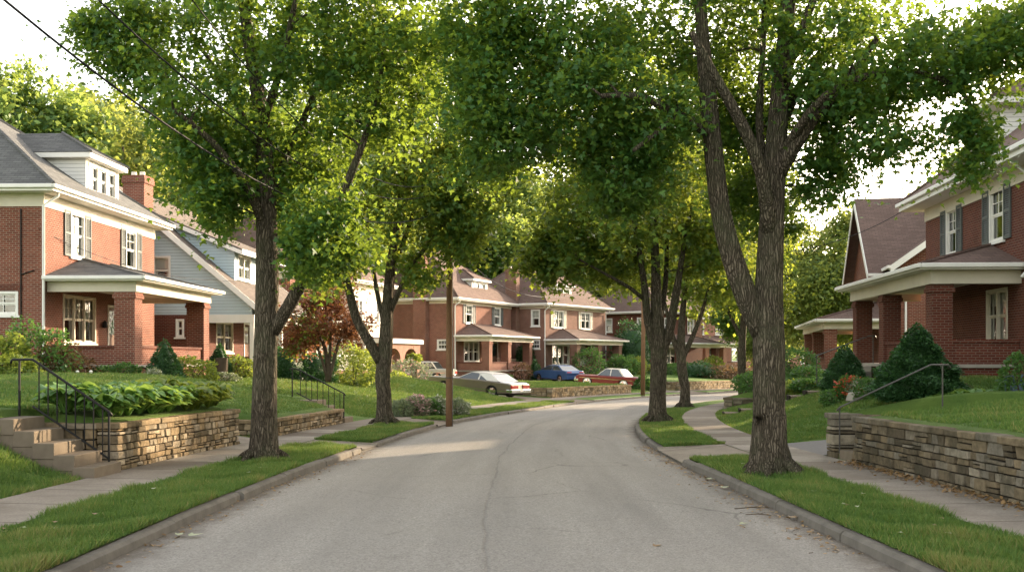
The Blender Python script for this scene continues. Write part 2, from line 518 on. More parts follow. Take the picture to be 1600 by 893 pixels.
# ---------------------------------------------------------------- street frame
LK = np.array([(-30, -3.9), (0, -3.85), (10, -3.8), (14, -3.7), (17.5, -3.56), (23.3, -3.25), (27, -2.98), (37.4, -1.85), (46, 0.0), (58.8, 3.2), (66, 5.5), (74.4, 8.95), (92, 17.6), (110, 27.5), (140, 45), (180, 70)])
RK = np.array([(-30, 3.9), (0, 3.85), (10, 3.5), (14, 3.33), (17.5, 3.25), (21, 3.15), (25.8, 3.15), (35.3, 3.85), (42.6, 5.0), (53.7, 8.0), (62, 11.0), (71.5, 15.3), (89, 24.0), (107, 34), (137, 52), (177, 77)])


def hermite(T):
    y, x = T[:, 0], T[:, 1]
    m = np.gradient(x, y)

    def f(q):
        q = np.asarray(q, dtype=float)
        i = np.clip(np.searchsorted(y, q) - 1, 0, len(y) - 2)
        h = y[i + 1] - y[i]; t = (q - y[i]) / h
        return ((2 * t**3 - 3 * t**2 + 1) * x[i] + (t**3 - 2 * t**2 + t) * h * m[i] + (-2 * t**3 + 3 * t**2) * x[i + 1] + (t**3 - t**2) * h * m[i + 1])
    return f


KX = {'L': hermite(LK), 'R': hermite(RK)}


def zr(s):
    t = np.maximum(0, np.minimum(np.asarray(s, dtype=float), 150) - 12)
    return -0.011 * t * t / (t + 6)


def frame_v(side, s):
    """kerb point, tangent, outward normal (arrays)"""
    f = KX[side]
    x = f(s); dx = (f(np.asarray(s) + 0.5) - f(np.asarray(s) - 0.5))
    L = np.sqrt(1 + dx * dx)
    tx, ty = dx / L, 1 / L
    if side == 'L': nx, ny = -ty, tx
    else: nx, ny = ty, -tx
    return x, tx, ty, nx, ny


def sm(a, b, x):
    t = np.clip((np.asarray(x, dtype=float) - a) / (b - a), 0, 1)
    return t * t * (3 - 2 * t)


WD = 2.6                         # offset of the inner pavement edge / wall face from the kerb line
GAPS = {'L': [(24.2, 25.9), (34.6, 37.2), (59.4, 63.5), (82.6, 87.1)], 'R': [(20.95, 24.5)]}
# lawn sections: s0, s1, height right behind the wall line, run to full height, full height, kind
SEC = {'L': [(-40, 16.4, 0.0, 3.0, 1.15, 'bank'), (16.4, 17.82, 0.0, 1.0, 0.98, 'stair'), (17.82, 23.84, 0.78, 7.0, 1.30, 'lawn'),
             (23.84, 26.26, 0.0, 9.0, 1.25, 'ramp'), (26.26, 33.14, 0.45, 6.5, 1.40, 'lawn'), (33.14, 34.6, 0.0, 1.2, 0.75, 'stair'),
             (34.6, 59.3, 0.0, 8.0, 1.25, 'bank'), (59.3, 64.06, 0.0, 13.0, .72, 'ramp'), (64.06, 78.04, 0.60, 9.0, 0.72, 'lawn'),
             (78.04, 82.5, 0.1, 10.0, .75, 'bank'), (82.5, 88.16, 0.0, 14.0, .85, 'ramp'), (88.16, 106, 0.72, 12.0, 1.25, 'lawn'), (106, 200, 0.1, 10, 1.6, 'bank')],
       'R': [(-40, 19.08, 0.80, 6.5, 1.30, 'lawn'), (19.08, 20.48, 0.0, 1.5, 0.85, 'stair'), (20.48, 20.76, 0.76, 3.0, 1.2, 'lawn'),
             (20.76, 24.6, 0.0, 13.0, 1.2, 'ramp'), (24.6, 48.26, 0.0, 6.0, 1.35, 'bank'), (48.26, 62, 0.45, 5.0, 1.4, 'lawn'), (62, 200, 0.1, 8, 1.5, 'bank')]}


def sec_h(sec, d):
    s0, s1, h0, run, hm, kind = sec
    t = np.clip((d - WD - 0.12) / run, 0, 1)
    if kind == 'ramp': h = hm * t
    elif kind == 'stair': h = np.where(d < WD + run + 0.25, 0.02, hm + (1.2 - hm) * np.clip((d - WD - run - 0.25) / 5, 0, 1))
    elif kind == 'bank': h = h0 + (hm - h0) * (t * t * (3 - 2 * t) * 0.6 + 0.4 * np.sin(t * np.pi / 2))
    else: h = h0 + (hm - h0) * np.sin(t * np.pi / 2)
    return np.where(d < WD + 0.12, 0.0, h)


def height(side, s, d):
    """ground height above datum at street coordinates (arrays)"""
    s = np.asarray(s, dtype=float); d = np.asarray(d, dtype=float)
    h = np.zeros(np.broadcast(s, d).shape); w = np.zeros_like(h)
    for sec in SEC[side]:
        soft = 0.05 if (sec[5] in ('stair',) ) else 0.06
        a = np.clip((s - sec[0]) / soft * 0.5 + 0.5, 0, 1) * np.clip((sec[1] - s) / soft * 0.5 + 0.5, 0, 1)
        h = h + a * sec_h(sec, d); w = w + a
    h = h / np.maximum(w, 1e-6)
    if side == 'R':       # the bank beyond the driveway swells gently along the street too
        k = sm(24.6, 29.0, s)
        h = np.where((s > 24.6) & (s < 30), h * (0.25 + 0.75 * k), h)
    g = 0.13 + 0.012 * np.clip(d, 0, WD)
    for a, b in GAPS[side]:
        m = np.clip((s - a) / .04 + .5, 0, 1) * np.clip((b - s) / .04 + .5, 0, 1)
        g = np.where(d < 1.43, g * (1 - m) + m * (0.03 + (0.147 - 0.03) * np.clip(d, 0, 1.43) / 1.43), g)
    hill = 5.5 * sm(26, 85, d) if side == 'L' else 3.0 * sm(30, 85, d)
    wob = 0.05 * np.sin(s * 0.55 + d * 0.3) * sm(4, 9, d)
    return zr(s) + g + h + hill + wob


def P(side, s, d, dz=0.0, z=None):
    x, tx, ty, nx, ny = frame_v(side, s)
    zz = float(height(side, s, d)) + dz if z is None else z
    return Vector((float(x + nx * d), float(s + ny * d), zz))


def to_sd(x, y):
    for side in 'LR':
        s = y
        for _ in range(12):
            kx, tx, ty, nx, ny = frame_v(side, s)
            s = s + float((x - kx) * tx + (y - s) * ty)
        kx, tx, ty, nx, ny = frame_v(side, s)
        d = float((x - kx) * nx + (y - s) * ny)
        if d > 0: return side, s, d
    return None, y, 0


def gz(x, y):
    side, s, d = to_sd(x, y)
    return float(zr(y)) if side is None else float(height(side, s, d))


def rot_of(side, s):
    """local x along the facade, local y away from the street"""
    x, tx, ty, nx, ny = frame_v(side, s)
    h = math.atan2(float(tx), float(ty))
    return (math.pi / 2 - h) if side == 'L' else (-math.pi / 2 - h)


def strip(name, side, s0, s1, ds, dvals, mat, dz=0.0, zfun=None, kind='structure', uvscale=1.0, parent=None):
    S = np.arange(s0, s1 + 1e-6, ds) if not hasattr(ds, '__len__') else np.array(ds)
    D = np.array(dvals)
    SS, DD = np.meshgrid(S, D, indexing='ij')
    x, tx, ty, nx, ny = frame_v(side, SS)
    Z = height(side, SS, DD) + dz if zfun is None else zfun(SS, DD)
    V = np.stack([x + nx * DD, SS + ny * DD, Z], -1).reshape(-1, 3)
    nS, nD = len(S), len(D)
    idx = np.arange(nS * nD).reshape(nS, nD)
    a, b, c, e = idx[:-1, :-1].ravel(), idx[1:, :-1].ravel(), idx[1:, 1:].ravel(), idx[:-1, 1:].ravel()
    Pq = np.stack([a, b, c, e], -1) if side == 'R' else np.stack([a, e, c, b], -1)
    if side == 'R': Pq = Pq[:, ::-1]
    if side == 'L': Pq = Pq[:, ::-1]
    o = np_mesh(name, V, Pq, mat, smooth=True, parent=parent)
    uv = o.data.uv_layers.new(name='UVMap')
    U = np.stack([DD.ravel(), SS.ravel()], -1)[Pq.ravel()]
    uv.data.foreach_set('uv', U.astype(np.float32).ravel())
    if kind: tag(o, kind=kind)
    # make sure normals face up
    if o.data.polygons[0].normal.z < 0: o.data.flip_normals()
    return o


DCOLS = [0.12, 0.3, 0.6, 1.0, 1.42, 1.43, 2.0, WD - 0.01, WD, WD + 0.11, WD + 0.13, 2.95, 3.2, 3.5, 3.8, 4.1, 4.5, 5, 5.5, 6, 6.6, 7.2, 8, 9, 10, 11, 12, 13, 14, 16, 18, 20, 23, 26, 30, 36, 44, 55, 70, 90]


def s_rows(side):
    r = list(np.arange(-30, 12, 1.0)) + list(np.arange(12, 70, 0.33)) + list(np.arange(70, 112, 0.6)) + list(np.arange(112, 176, 2.0))
    for sec in SEC[side]:
        for e in (sec[0], ):
            if e > -30 and e < 170: r += [e - 0.035, e, e + 0.035]
    for a, b in GAPS[side]: r += [a - .02, a + .02, b - .02, b + .02]
    r = np.array(sorted(r)); keep = [r[0]]
    for q in r[1:]:
        if q - keep[-1] > 0.015: keep.append(q)
    return np.array(keep)


ROWS = {k: s_rows(k) for k in 'LR'}
strip('lawn_ground', 'L', 0, 0, ROWS['L'], DCOLS, M['lawn'])
strip('lawn_ground', 'R', 0, 0, ROWS['R'], DCOLS, M['lawn'])

# far ground to the horizon
strip('planting_bed', 'R', 0, 0, ROWS['R'][(ROWS['R'] > 25.5) & (ROWS['R'] < 34.5)], [6.6, 7.2, 8], M['soil'], .012)
strip('planting_bed', 'L', 0, 0, ROWS['L'][(ROWS['L'] > 34.8) & (ROWS['L'] < 46)], [10, 11, 12], M['soil'], .012)
g = MB(); g.poly([(-900, -300, -5.5), (900, -300, -5.5), (900, 1500, -5.5), (-900, 1500, -5.5)])
tag(g.build('ground', M['lawn']), kind='structure')

# road
S = np.concatenate([np.arange(-30, 70, 1.0), np.arange(70, 176, 2.0)])
TT = np.linspace(0, 1, 13)
xl, _, _, nlx, nly = frame_v('L', S); xr, _, _, nrx, nry = frame_v('R', S)
V = []; U = []
for i, s in enumerate(S):
    for t in TT:
        X = (xl[i] - 0.06) * (1 - t) + (xr[i] + 0.06) * t
        lat = (t - 0.5) * 7.3
        V.append((X, s, float(zr(s)) + 0.05 * (1 - (2 * t - 1) ** 2) - 0.0)); U.append((lat, s))
n = len(TT); idx = np.arange(len(S) * n).reshape(len(S), n)
Q = np.stack([idx[:-1, :-1].ravel(), idx[:-1, 1:].ravel(), idx[1:, 1:].ravel(), idx[1:, :-1].ravel()], -1)
road = np_mesh('road', V, Q, M['asphalt'], smooth=True)
road.data.uv_layers.new(name='UVMap').data.foreach_set('uv', np.array(U, dtype=np.float32)[Q.ravel()].ravel())
tag(road, kind='structure')

# pavements, laid just above the ground sheet and on its own rows
PAVE = [1.43, 2.0, WD - 0.01]


def sub_rows(side, a, b):
    r = ROWS[side]; r = r[(r >= a) & (r <= b)]
    return np.unique(np.concatenate([[a], r, [b]]))


strip('pavement', 'L', 0, 0, sub_rows('L', -30, 170), PAVE, M['walk'], 0.022)
strip('pavement', 'R', 0, 0, sub_rows('R', -30, 170), PAVE, M['walk'], 0.022)

# driveway mouths across the verge, and driveways up the lots
DRV = {('L', 24.2): (M['apron'], 11), ('L', 34.6): (M['apron'], 0), ('L', 59.4): (M['apron'], 15), ('L', 82.6): (M['apron'], 16), ('R', 20.95): (M['drive_asphalt'], 16)}
for side in 'LR':
    for a, b in GAPS[side]:
        mt, far = DRV[(side, a)]
        strip('driveway_apron', side, 0, 0, sub_rows(side, a, b), [0.0] + [d for d in DCOLS if d <= 1.43],
              M['apron'], 0.012)
        if far:
            cols = [d for d in DCOLS if WD - 0.02 <= d <= far]
            strip('driveway', side, 0, 0, sub_rows(side, a + 0.1, b - 0.1), cols, mt, 0.016)


def in_gap(side, s):
    return any(a - 0.05 <= s <= b + 0.05 for a, b in GAPS[side])


# kerbs: old concrete blocks, each a little out of line
for side in 'LR':
    mb = MB(); s = -28.0
    while s < 150:
        Ls = random.uniform(2.0, 3.2) if s < 60 else 4.0
        for a, b in GAPS[side]:
            if s < a < s + Ls: Ls = a - s
            if s < b < s + Ls and s >= a: Ls = b - s
        gap = in_gap(side, s + Ls / 2)
        hgt = 0.03 if gap else 0.115 + random.uniform(-0.022, 0.012)
        j0, j1 = random.uniform(-0.025, 0.025), random.uniform(-0.025, 0.025)
        m = max(1, int(Ls / 0.8))
        for q in range(m):
            a0 = s + Ls * q / m + (0.012 if q == 0 else 0); b0 = s + Ls * (q + 1) / m - (0.012 if q == m - 1 else 0)
            pts = []
            for (sv, jj) in ((a0, j0 + (j1 - j0) * q / m), (b0, j0 + (j1 - j0) * (q + 1) / m)):
                z = float(zr(sv))
                for dd, zz in ((-0.02 + jj, -0.1), (-0.0 + jj, hgt - 0.03), (0.035 + jj, hgt), (0.125 + jj, hgt + 0.004), (0.125 + jj, -0.1)):
                    pts.append(P(side, sv, dd, z=z + zz))
            for k in range(4):
                mb.poly([pts[k], pts[k + 1], pts[k + 6], pts[k + 5]])
            if q == 0: mb.poly(pts[:5])
            if q == m - 1: mb.poly(pts[5:])
        s += Ls
    tag(mb.build('kerb', M['kerb'], bevel=0), kind='structure')


# ---------------------------------------------------------------- dry-stone walls
def stone_wall(name, label, path, zb, zt, thick, mat, group=None, course=(0.095, 0.20), length=(0.13, 0.44), cap=True, bev=0.014, capmat=None):
    """path: list of (x, y); outer face on the RIGHT of the path; zb, zt: functions of length along it"""
    pts = [Vector((p[0], p[1])) for p in path]
    cum = [0.0]
    for a, b in zip(pts, pts[1:]): cum.append(cum[-1] + (b - a).length)
    L = cum[-1]

    def at_l(l):
        l = min(max(l, 0), L)
        for i in range(len(pts) - 1):
            if l <= cum[i + 1] + 1e-9:
                t = (l - cum[i]) / max(1e-6, cum[i + 1] - cum[i])
                d = (pts[i + 1] - pts[i]).normalized()
                d0 = (pts[i] - pts[i - 1]).normalized() if i > 0 else d
                d1 = (pts[i + 2] - pts[i + 1]).normalized() if i < len(pts) - 2 else d
                return pts[i].lerp(pts[i + 1], t), ((d0 + d) * (1 - t) + (d + d1) * t).normalized() if (d0.dot(d) > .7 and d1.dot(d) > .7) else d
        return pts[-1], (pts[-1] - pts[-2]).normalized()

    def q(l, off, z):
        p, d = at_l(l)
        r = Vector((d.y, -d.x))
        w = p + r * off
        return (w.x, w.y, z)
    mb = MB(); core = MB()
    capz = 0.085 if cap else 0.0
    n = max(1, int(L / 0.8))
    for i in range(n):
        a, b = L * i / n + (0.04 if i == 0 else 0), L * (i + 1) / n - (0.04 if i == n - 1 else 0)
        core.hexa([q(a, -0.05, zb(a) - 0.1), q(b, -0.05, zb(b) - 0.1), q(b, -thick + 0.05, zb(b) - 0.1), q(a, -thick + 0.05, zb(a) - 0.1),
                   q(a, -0.05, zt(a) - capz - 0.02), q(b, -0.05, zt(b) - capz - 0.02), q(b, -thick + 0.05, zt(b) - capz - 0.02), q(a, -thick + 0.05, zt(a) - capz - 0.02)])
    hh = max(zt(0) - zb(0), zt(L) - zb(L)) - capz
    fr_ = [0.0]
    while fr_[-1] < hh - 0.05: fr_.append(fr_[-1] + random.uniform(*course))
    fr_ = [v / fr_[-1] for v in fr_]
    def stone(a, b, f0, f1, g=0.013):
        jo = random.uniform(-0.022, 0.018)
        def zz(l, f): return zb(l) - 0.03 + (zt(l) - capz - zb(l) + 0.03) * f
        jit = lambda s=0.012: random.uniform(-s, s)
        lo = [(a + g + jit(), jo + jit()), (b - g + jit(), jo + jit())]
        hi = [(a + g + jit(), jo + jit()), (b - g + jit(), jo + jit())]
        pb = [q(lo[0][0], lo[0][1], zz(a, f0) + g * 0.7 + jit(0.006)), q(lo[1][0], lo[1][1], zz(b, f0) + g * 0.7 + jit(0.006)),
              q(lo[1][0], -thick + jit(), zz(b, f0) + g * 0.7), q(lo[0][0], -thick + jit(), zz(a, f0) + g * 0.7)]
        pt = [q(hi[0][0], hi[0][1], zz(a, f1) - g * 0.7 + jit(0.006)), q(hi[1][0], hi[1][1], zz(b, f1) - g * 0.7 + jit(0.006)),
              q(hi[1][0], -thick + jit(), zz(b, f1) - g * 0.7), q(hi[0][0], -thick + jit(), zz(a, f1) - g * 0.7)]
        mb.hexa(pb + pt, random.random())
    ci = 0
    while ci < len(fr_) - 1:
        f0, f1 = fr_[ci], fr_[ci + 1]
        l = 0.0
        while l < L - 1e-3:
            w = random.uniform(*length)
            if L - l - w < length[0] * 0.8: w = L - l
            if random.random() < 0.22 and w > length[0] * 1.4:      # split stone: two thin ones
                fm = f0 + (f1 - f0) * random.uniform(0.4, 0.6)
                stone(l, l + w, f0, fm); stone(l, l + w, fm, f1)
            else:
                stone(l, l + w, f0, f1)
            l += w
        ci += 1
    root = core.build(name, M['mortar'])
    tag(root, label, 'stone wall', group)
    mb.build('stonework', mat, root, bevel=bev)
    if cap:
        cp = MB(); l = 0.0
        while l < L - 1e-3:
            w = random.uniform(0.45, 0.85)
            if L - l - w < 0.3: w = L - l
            ov = 0.035 + random.uniform(-0.012, 0.015); t = random.uniform(-0.008, 0.012)
            m_ = max(1, int(w / 0.6))
            a, b = l + 0.004, l + w - 0.004
            a_ = a - (0.03 if l == 0 else 0); b_ = b + (0.03 if l + w > L - 1e-3 else 0)
            def qq(l_, o_, z_):
                e = q(l_, o_, z_); 
                if l_ < 0 or l_ > L:
                    p_, d_ = at_l(l_); ex = l_ if l_ < 0 else l_ - L
                    e = (e[0] + d_.x * ex, e[1] + d_.y * ex, e[2])
                return e
            cp.hexa([qq(a_, ov, zt(a) - capz), qq(b_, ov, zt(b) - capz), qq(b_, -thick - 0.03, zt(b) - capz), qq(a_, -thick - 0.03, zt(a) - capz),
                     qq(a_, ov, zt(a) + t), qq(b_, ov, zt(b) + t), qq(b_, -thick - 0.03, zt(b) + t), qq(a_, -thick - 0.03, zt(a) + t)], random.uniform(0.2, 0.8))
            l += w
        cp.build('capstones', capmat or mat, root, bevel=bev)
    return root


def sd_path(side, lst):
    out = []
    for s, d in lst:
        p = P(side, s, d, z=0); out.append((p.x, p.y))
    return out


def lerp_z(z0, z1, L):
    return lambda l: z0 + (z1 - z0) * min(max(l / L, 0), 1)


def plen(p): return sum(math.dist(a, b) for a, b in zip(p, p[1:]))


def street_wall(name, label, side, s0, s1, hgt, mat, ret0=0.0, ret1=0.0, **kw):
    """retaining wall along the inner pavement edge with optional returns into the lot"""
    base = sd_path(side, [(s, WD + 0.0) for s in np.linspace(s0, s1, max(2, int((s1 - s0) / 1.2)))])
    # outer face towards the street: on the right of the path -> left side runs with s, right side against s
    lst = base if side == 'L' else base[::-1]
    sa, sb = (s0, s1) if side == 'L' else (s1, s0)
    L = plen(lst)
    zb = lambda l: float(zr(sa + (sb - sa) * l / L)) + 0.13
    zt = lambda l: float(zr(sa + (sb - sa) * l / L)) + 0.16 + hgt
    root = stone_wall(name, label, lst, zb, zt, 0.34, mat, **kw)
    for (s_e, length, first) in ((s0, ret0, True), (s1, ret1, False)):
        if length:
            a = sd_path(side, [(s_e, WD + 0.36), (s_e, WD + 0.36 + length)])
            outward_neg = first    # at s0 the outer face looks to -s
            # left side: going inwards (+d) has -s on its LEFT; so reverse for s0
            pth = a[::-1] if ((side == 'L') == first) else a
            z0 = float(zr(s_e))
            rt = stone_wall('wall_return', None, pth, lambda l: z0 + 0.12, lambda l: z0 + 0.155 + hgt, 0.34, mat, **{k: v for k, v in kw.items() if k != 'group'})
            for k in ('label', 'category'):
                if k in rt: del rt[k]
            rt.parent = root
    return root


street_wall('stone_wall', 'tan dry-stone retaining wall topped with hostas beside the concrete steps at left', 'L', 17.65, 24.0, 0.76, M['stone'], ret0=1.7, ret1=2.2)
street_wall('stone_wall', 'low tan stone wall under the lawn behind the leftmost street tree, ending at an iron railing', 'L', 26.1, 33.3, 0.44, M['stone'], ret0=2.0, ret1=1.3)
street_wall('stone_wall', 'grey stone retaining wall with capstones along the right pavement in the foreground', 'R', -4.0, 19.25, 0.80, M['stone_grey'], ret1=1.7, course=(0.09, 0.20), length=(0.14, 0.48))
street_wall('stone_wall', 'tan stone wall under the lawn between the gold car and the maroon car', 'L', 63.9, 78.2, 0.60, M['stone_far'], ret0=4.5, ret1=1.5, bev=0.0)
street_wall('stone_wall', 'far low stone wall beyond the road bend behind the slim brown pole', 'L', 88.0, 104.0, 0.72, M['stone_far'], ret0=2.5, bev=0.0)
street_wall('stone_wall', 'small low stone wall of a raised bed where the right pavement curves away', 'R', 48.1, 56.0, 0.46, M['stone_grey'], ret0=2.6, bev=0.0)
# stone pier at the far side of the right-hand steps
pp = sd_path('R', [(20.75, WD - 0.02), (20.4, WD - 0.02)])
pr = stone_wall('stone_pier', 'square stone pier at the foot of the right-hand steps', sd_path('R', [(20.85, WD + 0.02), (20.4, WD + 0.02)]), lambda l: float(zr(20.5)) + 0.13, lambda l: float(zr(20.5)) + 0.16 + 0.8, 0.5, M['stone_grey'], length=(0.3, 0.5))
tag(pr, None, 'pier')
for off, first in ((20.87, False), (20.38, True)):
    a = sd_path('R', [(off, WD + 0.5), (off, WD + 1.9)])
    pth = a if first else a[::-1]
    z0 = float(zr(20.5))
    rt = stone_wall('side_wall', None, pth if not first else a, lambda l: z0 + 0.12, lambda l: z0 + 0.16 + 0.78, 0.22, M['stone_grey'])
    for k in ('label', 'category'):
        if k in rt: del rt[k]
    rt.parent = pr
# brick planter further round the bend
bp_ = P('L', 105.5, 3.2); e = empty('brick_planter', bp_, rot_of('L', 105.5), 'brick planter wall holding rust coloured shrubs beyond the road bend', 'planter')
mb = MB(); mb.box(0, 5, 0, 0.3, -0.4, 0.9); mb.box(0, 0.3, 0.3, 2.4, -0.4, 0.9); mb.build('wall', M['brick_brown'], e)
mb = MB(); mb.box(0.3, 5, 0.3, 2.4, -0.4, 0.8); mb.build('soil', M['soil'], e)


# ---------------------------------------------------------------- steps and railings
def steps(label, side, s0, s1, d0, n, rise, run, land, walk=None):
    sref = s0 if side == 'L' else s1
    o = P(side, sref, d0, z=float(zr(sref)) + 0.13 + 0.012 * WD)
    e = empty('concrete_steps', o, rot_of(side, (s0 + s1) / 2), label, 'steps')
    w = s1 - s0
    for i in range(n):
        mb = MB(); y0 = i * run; y1 = (i + 1) * run + 0.03 if i < n - 1 else i * run + land
        j = random.uniform(-0.008, 0.008)
        mb.box(0.02 + j, w - 0.02 + j, y0, y1, -0.12 if i == 0 else i * rise - 0.06, (i + 1) * rise)
        mb.build('step' if i < n - 1 else 'landing', M['conc_step'], e, bevel=0.012)
        if 0 < i:
            mb = MB(); mb.box(0.03, w - 0.03, y0 + 0.02, y1, -0.1, i * rise - 0.062); mb.build('step_base', M['conc_step'], e)
    if walk:
        mb = MB(); ya, yb_ = (n - 1) * run + land + 0.01, (n - 1) * run + land + walk; za, zb_ = n * rise + .02, n * rise + .06 + .075 * walk
        mb.hexa([(.05, ya, za - .3), (w - .05, ya, za - .3), (w - .05, yb_, zb_ - .3), (.05, yb_, zb_ - .3), (.05, ya, za), (w - .05, ya, za), (w - .05, yb_, zb_), (.05, yb_, zb_)]); mb.build('path', M['concrete'], e, bevel=0.01)
    return e


steps('flight of five concrete steps climbing the left bank beside the tan stone wall', 'L', 16.45, 17.5, WD - 0.12, 5, 0.175, 0.30, 1.6, 4)
steps('concrete steps with a thin iron railing at the end of the low tan stone wall', 'L', 33.5, 34.5, WD, 4, 0.17, 0.28, 1.5, 4)
steps('concrete steps cut into the grey stone wall on the right', 'R', 19.35, 20.35, WD + 0.1, 5, 0.165, 0.32, 1.4, 4.5)
# small flight in the right bank, lying on the slope
e = None
for i in range(6):
    s = 40.0; d = WD + 0.3 + i * 0.55
    if e is None: e = empty('garden_steps', P('R', s, WD), rot_of('R', s), 'narrow timber-edged steps up the far right grass bank', 'steps'); z0 = e.location.z
    zz = float(height('R', s, d + 0.3)) - z0
    mb = MB(); mb.box(-0.55, 0.55, d - WD, d - WD + 0.5, zz - 0.35, zz + 0.05); mb.build('step', M['conc_step'], e, bevel=0.01)
    mb = MB(); mb.box(-0.6, 0.6, d - WD - 0.07, d - WD - 0.005, zz - 0.4, zz + 0.06); mb.build('riser', M['mortar'], e)


def railing(label, top, bot, post_t, post_b, n_bal, mat, ext=0.22, both=True, r=0.02):
    """sloped handrail from top (x,y,z of rail) to bottom; posts reach post_t / post_b ground heights"""
    top, bot = Vector(top), Vector(bot)
    e = empty('handrail', (bot.x, bot.y, post_b), 0, label, 'railing')
    o = e.location
    f = lambda v: Vector(v) - o
    dirh = (top - bot); dirh.z = 0; dirh.normalize()
    mb = MB(); mb.tube([f(top + dirh * ext - Vector((0, 0, 0.06))), f(top + dirh * (ext - 0.03)), f(top), f(bot), f(bot - dirh * 0.05 - Vector((0, 0, 0.06)))], r, 8)
    mb.build('rail', mat, e, smooth=True)
    for p, g_ in ((top + dirh * ext * 0.6, post_t), (bot, post_b)):
        mb = MB(); mb.tube([f(p), f((p.x, p.y, g_))], r * 0.95, 6); mb.build('post', mat, e)
    if n_bal:
        low = 0.72
        mb = MB(); mb.tube([f(top - Vector((0, 0, low))), f(bot - Vector((0, 0, low)))], r * 0.8, 6); mb.build('lower_rail', mat, e)
        for i in range(n_bal):
            t = (i + 0.7) / (n_bal + 0.4)
            p = bot.lerp(top, t)
            mb = MB(); mb.tube([f(p), f(p - Vector((0, 0, low)))], r * 0.55, 5); mb.build('baluster', mat, e)
    return e


z_ = float(zr(17.4)) + 0.16
a = P('L', 17.42, WD + 0.05, z=z_ + 0.95); b = P('L', 17.42, WD + 1.25, z=z_ + 0.875 + 0.88)
railing('black iron railing with balusters beside the five left steps', b, a, z_ + 0.86, z_ + 0.1, 8, M['iron'], ext=0.35)
z_ = float(zr(34)) + 0.16
a = P('L', 33.6, WD + 0.05, z=z_ + 0.9); b = P('L', 33.6, WD + 1.5, z=z_ + 0.68 + 0.95)
railing('thin dark railing in front of the copper leaved tree', b, a, z_ + 0.6, z_, 8, M['iron'])
z_ = float(zr(19.9)) + 0.16
a = P('R', 20.30, WD + 0.10, z=z_ + 0.92); b = P('R', 20.30, WD + 1.75, z=z_ + 0.82 + 0.86)
railing('worn steel handrail sloping up over the right-hand wall steps', b, a, z_ + 0.8, z_ + 0.1, 0, M['steel'], ext=0.35, r=.016)
# ---------------------------------------------------------------- house kit
def FR(p0, ux, nin):
    p0, ux, nin = Vector(p0), Vector(ux), Vector(nin)
    return lambda u, n, z: tuple(p0 + ux * u + nin * n + Vector((0, 0, z)))


def wall_panel(mb, fr, W, z0, z1, ops=(), depth=0.13):
    us = sorted({0.0, W, *[o[0] for o in ops], *[o[1] for o in ops]})
    zs = sorted({z0, z1, *[o[2] for o in ops], *[o[3] for o in ops]})
    us = [u for u in us if 0 <= u <= W]; zs = [z for z in zs if z0 <= z <= z1]
    for a, b in zip(us, us[1:]):
        for c, d in zip(zs, zs[1:]):
            um, zm = (a + b) / 2, (c + d) / 2
            if any(o[0] < um < o[1] and o[2] < zm < o[3] for o in ops): continue
            mb.poly([fr(a, 0, c), fr(b, 0, c), fr(b, 0, d), fr(a, 0, d)])
    for o in ops:
        a, b, c, d = o[:4]
        for q in (((a, c), (b, c)), ((b, c), (b, d)), ((b, d), (a, d)), ((a, d), (a, c))):
            (ua, za), (ub, zb_) = q
            mb.poly([fr(ua, 0, za), fr(ub, 0, zb_), fr(ub, depth, zb_), fr(ua, depth, za)])


